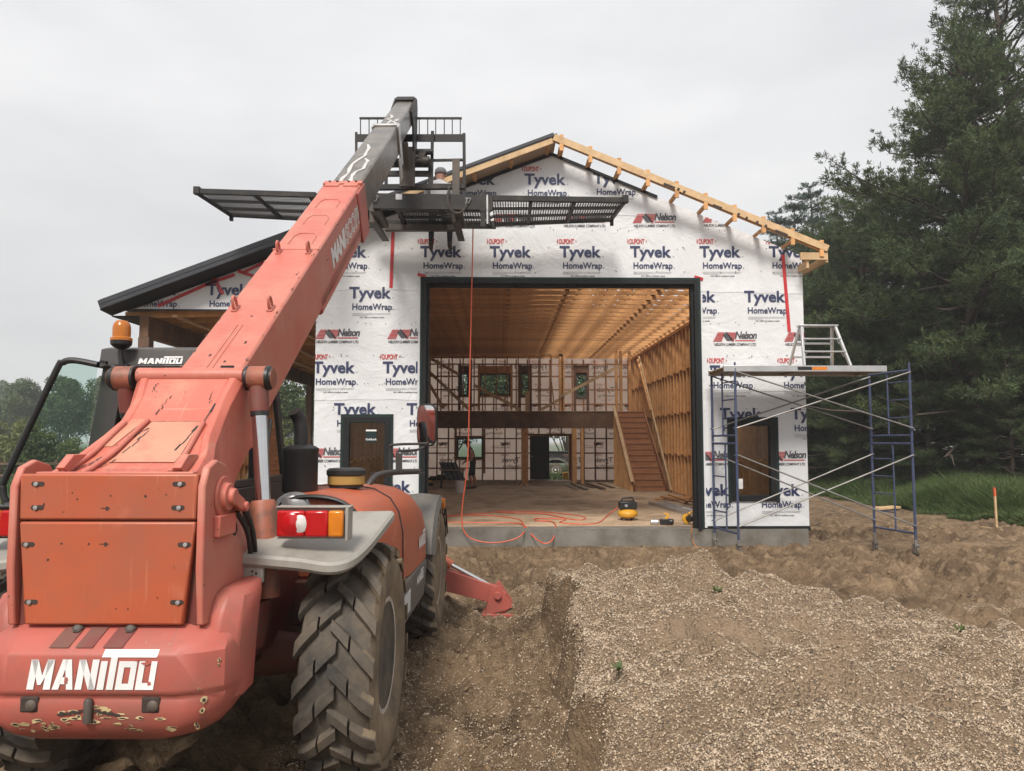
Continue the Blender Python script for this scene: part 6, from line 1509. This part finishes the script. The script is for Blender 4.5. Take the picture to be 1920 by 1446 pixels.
for i, (p0, p1) in enumerate((((975, 903), (968, 911)), ((980, 903), (978, 912)), ((982, 903), (988, 911)))):
    o = MB().bar(atz(*p0, ZS+.02), atz(*p1, ZS+.02), .10, .04).build('offcut', M['lumber_pale'], smooth=False); tag(o, 'pale lumber offcut fanned out at the foot of the post', 'offcut', 'offcuts at the post')
# saw bench with roofing offcut, bucket
g_ = atz(848, 915, ZS); BN = empty('work_bench', g_); tag(BN, 'low trestle bench with a dark ribbed metal sheet leaning on it', 'bench')
BMx = Matrix.Translation(g_)
for sx, sy in ((-.38, -.2), (.38, -.2), (-.38, .3), (.38, .3)): MB().bar(BMx @ Vector((sx, sy, 0)), BMx @ Vector((sx*.9, sy*.8, .58)), .04).build('leg', M['black'], BN, world=True)
MB().box(-.42, .42, -.2, .3, .58, .62, M=BMx).build('top', M['ply'], BN, world=True)
SH = MB(); 
for k in range(4): SH.bar(BMx @ Vector((-.40+.14*k, .1, .85)), BMx @ Vector((-.10+.16*k, -.45, .28)), .13, .012); SH.bar(BMx @ Vector((-.33+.14*k, .1, .865)), BMx @ Vector((-.03+.16*k, -.45, .295)), .02, .02)
o = SH.build('metal_sheet', M['roof_metal'], smooth=False); tag(o, 'dark ribbed metal roofing sheet leaning on the bench', 'metal sheet')
g_ = atz(862, 924, ZS); BK = MB().lathe([(.12, 0), (.14, .33), (.15, .335), (.15, .36), (.135, .36), (.125, .05), (0, .04)], Matrix.Translation(g_), 24).build('bucket', M['white_paint']); tag(BK, 'white plastic bucket on the slab in front of the bench', 'bucket')
dr = MB(); g_ = atz(815, 900, ZS)
for k in range(5): dr.box(g_.x-.5+.3*k, g_.x-.15+.3*k, g_.y-.2, g_.y+.2, ZS+.002, ZS+.10+.06*(k % 3))
o = dr.build('tarp', M['black'], bevel=.04); tag(o, 'crumpled black tarp along the foot of the back wall', 'tarp')
# survey stake and slat
a = atz(1869, 990, .05); gz = gh_(a.x, a.y)
SK = empty('survey_stake', (a.x, a.y, gz)); tag(SK, 'wooden survey stake with an orange top at the edge of the grass', 'stake')
MB().bar((a.x, a.y, gz-.1), (a.x-.01, a.y, gz+.70), .035, .035).build('shaft', M['lumber_pale'], SK, world=True)
MB().bar((a.x-.01, a.y, gz+.701), (a.x-.015, a.y, gz+.88), .037, .037).build('painted_top', M['hose'], SK, world=True)
a, b = atz(1840, 990, .06), atz(1878, 997, .06); a.z = gh_(a.x, a.y)+.03; b.z = gh_(b.x, b.y)+.03
tag(MB().bar(a, b, .06, .03).build('wooden_slat', M['lumber_pale'], smooth=False), 'pale wooden slat lying on the soil by the survey stake', 'slat')
a = atz(1668, 951, .1); tag(MB().bar(Vector((a.x-.4, a.y, gh_(a.x, a.y)+.05)), Vector((a.x+.3, a.y+.2, gh_(a.x, a.y)+.08)), .3, .05).build('board', M['lumber_pale'], smooth=False), 'pale board lying at the edge of the grass behind the scaffold', 'board')
# trailer and jug seen through the back door
TR = empty('utility_trailer', (4.2, 41, 0)); tag(TR, 'black utility trailer parked on the grass behind the back door', 'trailer')
MB().box(1.9, 6.6, 40.1, 42, .72, 1.30).box(1.85, 6.65, 40.05, 40.1, 1.28, 1.36).build('box', M['black_steel'], TR, world=True, bevel=.02)
MB().loft([[Vector((x, 40.02+q, z)) for x, z in ((2.2, .62), (2.35, .88), (2.7, 1.0), (3.15, 1.0), (3.5, .88), (3.65, .62), (3.5, .62), (3.35, .80), (3.1, .9), (2.75, .9), (2.5, .8), (2.35, .62))] for q in (-.25, .07)]).build('mudguard', M['plastic_grey'], TR, world=True)
WHL = MB().lathe([(.17, -.1), (.19, -.11), (.33, -.10), (.36, -.05), (.36, .05), (.33, .10)], Matrix.Translation((2.92, 39.95, .38)) @ Matrix.Rotation(math.pi/2, 4, 'X'), 30).build('wheel', M['rubber'], TR, world=True)
MB().lathe([(.17, -.08), (.17, .06), (.12, .03), (.05, .05), (0, .06)], Matrix.Translation((2.92, 39.90, .38)) @ Matrix.Rotation(math.pi/2, 4, 'X'), 20).build('rim', M['white_paint'], WHL, world=True)
JG = empty('fuel_can', (2.95, 33.6, 0)); tag(JG, 'yellow plastic fuel can on the grass outside the back door', 'fuel can')
MB().box(2.78, 3.12, 33.5, 33.75, .1, .52).build('can', M['yellow'], JG, world=True, bevel=.05); MB().tube([(2.85, 33.62, .51), (2.85, 33.62, .58), (3.05, 33.62, .58), (3.05, 33.62, .51)], .02, 8).tube([(2.78, 33.62, .42), (2.66, 33.62, .40)], .03, 8).build('handle_and_spout', M['black'], JG, world=True)

# ================================================================== TREES
def needle_tris(P, D, rs, k=9, ln=.17, w=.034, spread=.75):
    n = len(P); P = np.repeat(P, k, 0); D = np.repeat(D, k, 0)
    d = D*.55 + rs.randn(n*k, 3)*spread*.6 + np.array([0, 0, .18]); d /= np.linalg.norm(d, axis=1)[:, None]
    s = np.cross(d, rs.randn(n*k, 3)); s /= np.linalg.norm(s, axis=1)[:, None]+1e-6
    L_ = (ln*(.6+.7*rs.rand(n*k)))[:, None]; p = P + rs.randn(n*k, 3)*.03
    V = np.stack([p-s*w*.3, p+s*w*.3, p+d*L_*.6+s*w*.5, p+d*L_, p+d*L_*.6-s*w*.5], 1).reshape(-1, 3); i = np.arange(n*k)[:, None]*5
    return V, np.concatenate([i+np.array([[0, 1, 2]]), i+np.array([[0, 2, 4]]), i+np.array([[4, 2, 3]])])
def pine_mesh(seed, H_, rad, h0, spruce=False, nl=66, dead=0, cone=False):
    rs = np.random.RandomState(seed); tk = MB(); P = []; D = []
    bend = rs.randn(2)*.012
    axis = lambda z: np.array([bend[0]*z*z/H_*2, bend[1]*z*z/H_*2, z])
    tk.tube([axis(z) for z in np.linspace(-.3, H_*.98, 14)], [max(.02, .20*(H_/15)*(1-z/H_)**.8+.015) for z in np.linspace(0, H_*.98, 14)], 9)
    for i in range(nl + dead):
        f = min(.995, ((i//6)*6+2.5+1.6*rs.rand())/nl) if i < nl else rs.rand()*.35
        z = h0+(H_-h0)*f**.92 if i < nl else .8 + h0*rs.rand()
        prof = (1-f)**.85 if spruce else ((1-f)**.72*1.05 if cone else (1-f**2.0)**.8*(.55+.6*min(1, f*3+.35)))
        Lb = rad*prof*(.55+.65*rs.rand()) + .25; az = i*2.399 + rs.randn()*.5
        el = (-.35+.5*f if spruce else -.12+.85*f**1.4) + rs.randn()*.12
        dirn = np.array([math.cos(az)*math.cos(el), math.sin(az)*math.cos(el), math.sin(el)]); b = axis(z); pts = [b]
        for s in range(1, 6):
            pts.append(b + dirn*Lb*s/5 + np.array([0, 0, (.10 if not spruce else .05)*Lb*(s/5)**2 - .04*Lb*(s/5)]) + rs.randn(3)*.03*Lb)
        tk.tube(pts, [max(.006, (.030+.012*Lb)*(1-s/5.6)) for s in range(6)], 4)
        if i >= nl: continue
        pa = np.array(pts); side = np.cross(dirn, [0, 0, 1]); side /= np.linalg.norm(side)+1e-6
        t = .36 if not spruce else .1; sgn = 1
        while t < 1.02:
            k = min(4, int(t*5)); q = pa[k]+(pa[k+1]-pa[k])*(t*5-k); ls = (.30+.30*Lb*(1-t))*(.6+.7*rs.rand()); sgn = -sgn
            sd = dirn*.65+side*sgn*(.5+.5*rs.rand())+np.array([0, 0, .13*rs.randn()+(.16 if not spruce else -.1)]); sd /= np.linalg.norm(sd)
            m = max(2, int(ls/.085))
            for u in np.linspace(.25, 1, m):
                P.append(q+sd*ls*u + rs.randn(3)*.05); D.append(sd)
                if not spruce and u > .5: P.append(q+sd*ls*u + rs.randn(3)*.12 + np.array([0, 0, .07])); D.append(sd*.6+np.array([0, 0, .5]))
            if ls > .35: tk.tube([q, q+sd*ls], [.008, .004], 3)
            t += (.085 if not spruce else .07)*(2.2/max(1.0, Lb))
    V, F = needle_tris(np.array(P), np.array(D), rs, k=12, ln=.15 if not spruce else .12, w=.024 if not spruce else .026)
    return tk, V, F
def make_tree(name, label, cat, group, tk, V, F, bark, leaf):
    r_ = empty(name); tag(r_, label, cat, group)
    tk.build('trunk', bark, r_, fix=False); link('crown', np_mesh('crown', V, F), leaf, r_, smooth=False); return r_
def plant(src, used, x, y, sc, rot, label, dz=-.05, sz=1.0):
    t = src if src.name not in used else copy_tree(src); used.add(t.name); used.add(src.name)
    t.location = (x, y, gh_(x, y)+dz); t.rotation_euler = (0, 0, rot); t.scale = (sc, sc, sc*sz); t['label'] = label; return t
G1 = 'pines right of the house'
pinesrc = [make_tree('pine_tree', '', 'tree', G1, *pine_mesh(s, h, r, h0, nl=nl, dead=dd, cone=(s == 3)), M['bark'], M['needles']) for s, h, r, h0, nl, dd in ((3, 17, 4.6, 2.6, 126, 16), (8, 12.5, 3.4, .7, 92, 8), (21, 14.5, 4.3, 1.8, 114, 12))]
spr = make_tree('spruce_tree', '', 'tree', 'spruces behind the house', *pine_mesh(5, 15, 3.0, 1.0, True, 110), M['bark'], M['needles_blue'])
used = set()
PL = [(2, 15.5, 24.5, 1.02, .4, 'tallest dark pine with a bare trunk showing between its limbs'),
      (0, 18.7, 26.0, 1.17, 2.2, 'huge broad pine cut off by the picture edge beyond the survey stake'),
      (1, 14.6, 29.5, .93, 1.1, 'round-topped pine next to the tallest pine'),
      (1, 14.2, 33.0, .86, 3.3, 'bushy pine behind the round-topped pine, nearer the house'),
      (2, 16.6, 31.0, .82, 4.0, 'slender pine standing between the round-topped pine and the tallest one'),
      (2, 21.5, 30.5, .98, 5.1, 'pine behind the tallest pine with sky showing through its limbs'),
      (1, 15.6, 36.5, .98, 5.9, 'pine half hidden between the round-topped and the bushy pine'),
      (2, 12.3, 30.5, .46, 1.7, 'low pine growing closest to the corner of the house'),
      (1, 14.0, 24.6, .50, 2.9, 'low bushy pine on the verge behind the scaffold'),
      (1, 16.9, 21.2, .50, 4.4, 'low spreading pine in front of the tallest trunk'),
      (2, 18.8, 26.5, .68, .9, 'middling pine between the tallest trunk and the huge broad pine'),
      (1, 13.0, 27.2, .42, 5.0, 'young pine between the low pines and the round-topped one'),
      (2, 17.5, 38.0, .85, 5.6, 'pine deep in the stand behind the tallest trunk'),
      (1, 17.0, 40.0, .95, 2.5, 'pine deep in the stand behind the round-topped pine'),
      (2, 22.5, 25.0, 1.1, 3.0, 'outermost pine behind the huge broad pine'),
      (1, 15.4, 22.6, .36, 0.2, 'dwarf pine at the foot of the tallest trunk'),
      (2, 22.5, 34.0, .85, 1.9, 'pine deep in the stand beyond the huge broad pine'),
      (1, 26.0, 38.0, .9, 0.9, 'farthest pine of the stand beyond the huge broad pine'),
      (2, 19.2, 35.5, .8, 2.8, 'pine deep in the stand between the tallest trunk and the huge pine'),
      (1, 20.4, 27.8, .55, 4.9, 'low bushy pine filling the gap below the huge broad pine'),
      (1, 16.6, 27.0, .5, 1.4, 'low bushy pine behind the tallest trunk'),
      (1, 19.0, 19.0, .42, 3.7, 'low pine nearest the survey stake')]
for i, x, y, sc, rot, lab in PL: plant(pinesrc[i], used, x, y, sc, rot, lab)
for px, ty, Y, lab in ((1465, 396, 46, 'short spruce tip nearest the rafter end'), (1497, 376, 46, 'second spruce showing above the eave'), (1537, 352, 47, 'tallest of the spruces beyond the eave'), (1570, 420, 50, 'spruce half hidden behind the pines')):
    X = at(px, 723, Y).x; top = at(px, ty, Y).z; plant(spr, used, X, Y, top/15.0, px*.1, lab)
def leafy_mesh(seed, H_, rad, n=9000, leaf=.26, bush=False):
    rs = np.random.RandomState(seed); tk = MB(); tk.tube([(0, 0, -.3), (.05, 0, H_*.35), (.0, .1, H_*.75)], [.16*H_/9, .12*H_/9, .03], 8)
    cl = []
    for k in range(16 if not bush else 12):
        f = rs.rand(); z = H_*((.30 if not bush else .12)+.62*f); rr = rad*(1-abs(f-.35)*.9)*(.35+.5*rs.rand()); a = k*2.4
        c = np.array([math.cos(a)*rr, math.sin(a)*rr, z]); cl.append((c, rad*(.30+.25*rs.rand())*(1.1-.35*f)))
        tk.tube([(0, 0, H_*.2*rs.rand()+.1), c*.6, c], [.05, .035, .012], 5)
    cl.append((np.array([0, 0, H_*.9]), rad*.3))
    m = n//len(cl); P = []
    for c, r in cl:
        d = rs.randn(m, 3); d /= np.linalg.norm(d, axis=1)[:, None]; P.append(c + d*(r*(.55+.5*rs.rand(m)))[:, None]*np.array([1, 1, .8]))
    P = np.concatenate(P); k = len(P); nrm = rs.randn(k, 3)+np.array([0, 0, .8]); nrm /= np.linalg.norm(nrm, axis=1)[:, None]
    u = np.cross(nrm, rs.randn(k, 3)); u /= np.linalg.norm(u, axis=1)[:, None]; v = np.cross(nrm, u); s = (leaf*(.5+.8*rs.rand(k)))[:, None]
    V = np.stack([P-u*s*.5, P-v*s*.3, P+u*s*.5, P+v*s*.3], 1).reshape(-1, 3); F = np.arange(4*k).reshape(-1, 4); return tk, V, F
broad = [make_tree('broadleaf_tree', '', 'tree', 'broadleaf trees beyond the meadow', *leafy_mesh(s, 9, 3.1), M['bark'], M['leaves']) for s in (2, 14, 33)]
bushes = [make_tree('bush', '', 'bush', 'bushes at the far edge of the meadow', *leafy_mesh(s, 2.6, 1.7, 4200, .17, True), M['bark'], M['leaves_yellow']) for s in (4, 19)]
used = set(); rq = random.Random(12)
for k in range(30):
    x = -150 + 4.5*k + rq.uniform(-1.5, 1.5); Y = 165 + rq.uniform(-12, 25)
    sc = rq.uniform(1.2, 1.5)*(1.15 if -118 < x < -78 else 1.0)
    plant(broad[k % 3], used, x, Y, sc, rq.random()*6.28, 'hazy blue-green broadleaf tree in the row across the meadow beyond the cab')
for k in range(16):
    x = -20.5 + 2.8*k + rq.uniform(-.8, .8); Y = 50 + rq.uniform(-3, 6)
    plant(broad[(k+1) % 3], used, x, Y, rq.uniform(.75, 1.0), rq.random()*6.28, 'dark broadleaf tree behind the house, seen through its rear windows and door')
for k in range(7):
    plant(broad[k % 3], used, -60 + 2.6*k, 88 + 3*(k % 2), (.93, 1.0, 1.05, 1.1, 1.04, 1.12, 1.0)[k], k*1.3, 'hazy broadleaf tree of the clump standing behind the open cab door')
for k in range(34):
    x = -44 + 1.12*k + rq.uniform(-.5, .5); Y = 44 + rq.uniform(-7, 9)
    if x > -10: continue
    plant(bushes[k % 2], used, x, Y, rq.uniform(.7, 1.25), rq.random()*6.28, 'yellow-green bush in the belt before the hazy trees')
fn = empty('field_fence', (-19, 30, 0)); tag(fn, 'low weathered post and rail fence in the meadow at the far left', 'fence')
for k in range(5): MB().bar((-20.6+1.1*k, 30, -.2), (-20.6+1.1*k, 30, 1.15), .09).build('post', M['old_wood'], fn, world=True, smooth=False)
for z in (.55, 1.0): MB().bar((-20.8, 29.94, z), (-16, 29.94, z), .03, .09).build('rail', M['old_wood'], fn, world=True, smooth=False)

# ================================================================== HAZE
HZ_DENS = 0.0011
if HZ_DENS:
    hz = MB().box(-420, 420, -70, 640, -6, 34).build('haze', bpy.data.materials.new('haze'), smooth=False); tag(hz, kind='stuff')
    m = hz.data.materials[0]; m.use_nodes = True; t = m.node_tree; t.nodes.clear()
    v = t.nodes.new('ShaderNodeVolumePrincipled'); o_ = t.nodes.new('ShaderNodeOutputMaterial')
    v.inputs['Color'].default_value = (.92, .95, 1, 1); v.inputs['Density'].default_value = HZ_DENS; v.inputs['Anisotropy'].default_value = .2
    t.links.new(v.outputs[0], o_.inputs['Volume'])
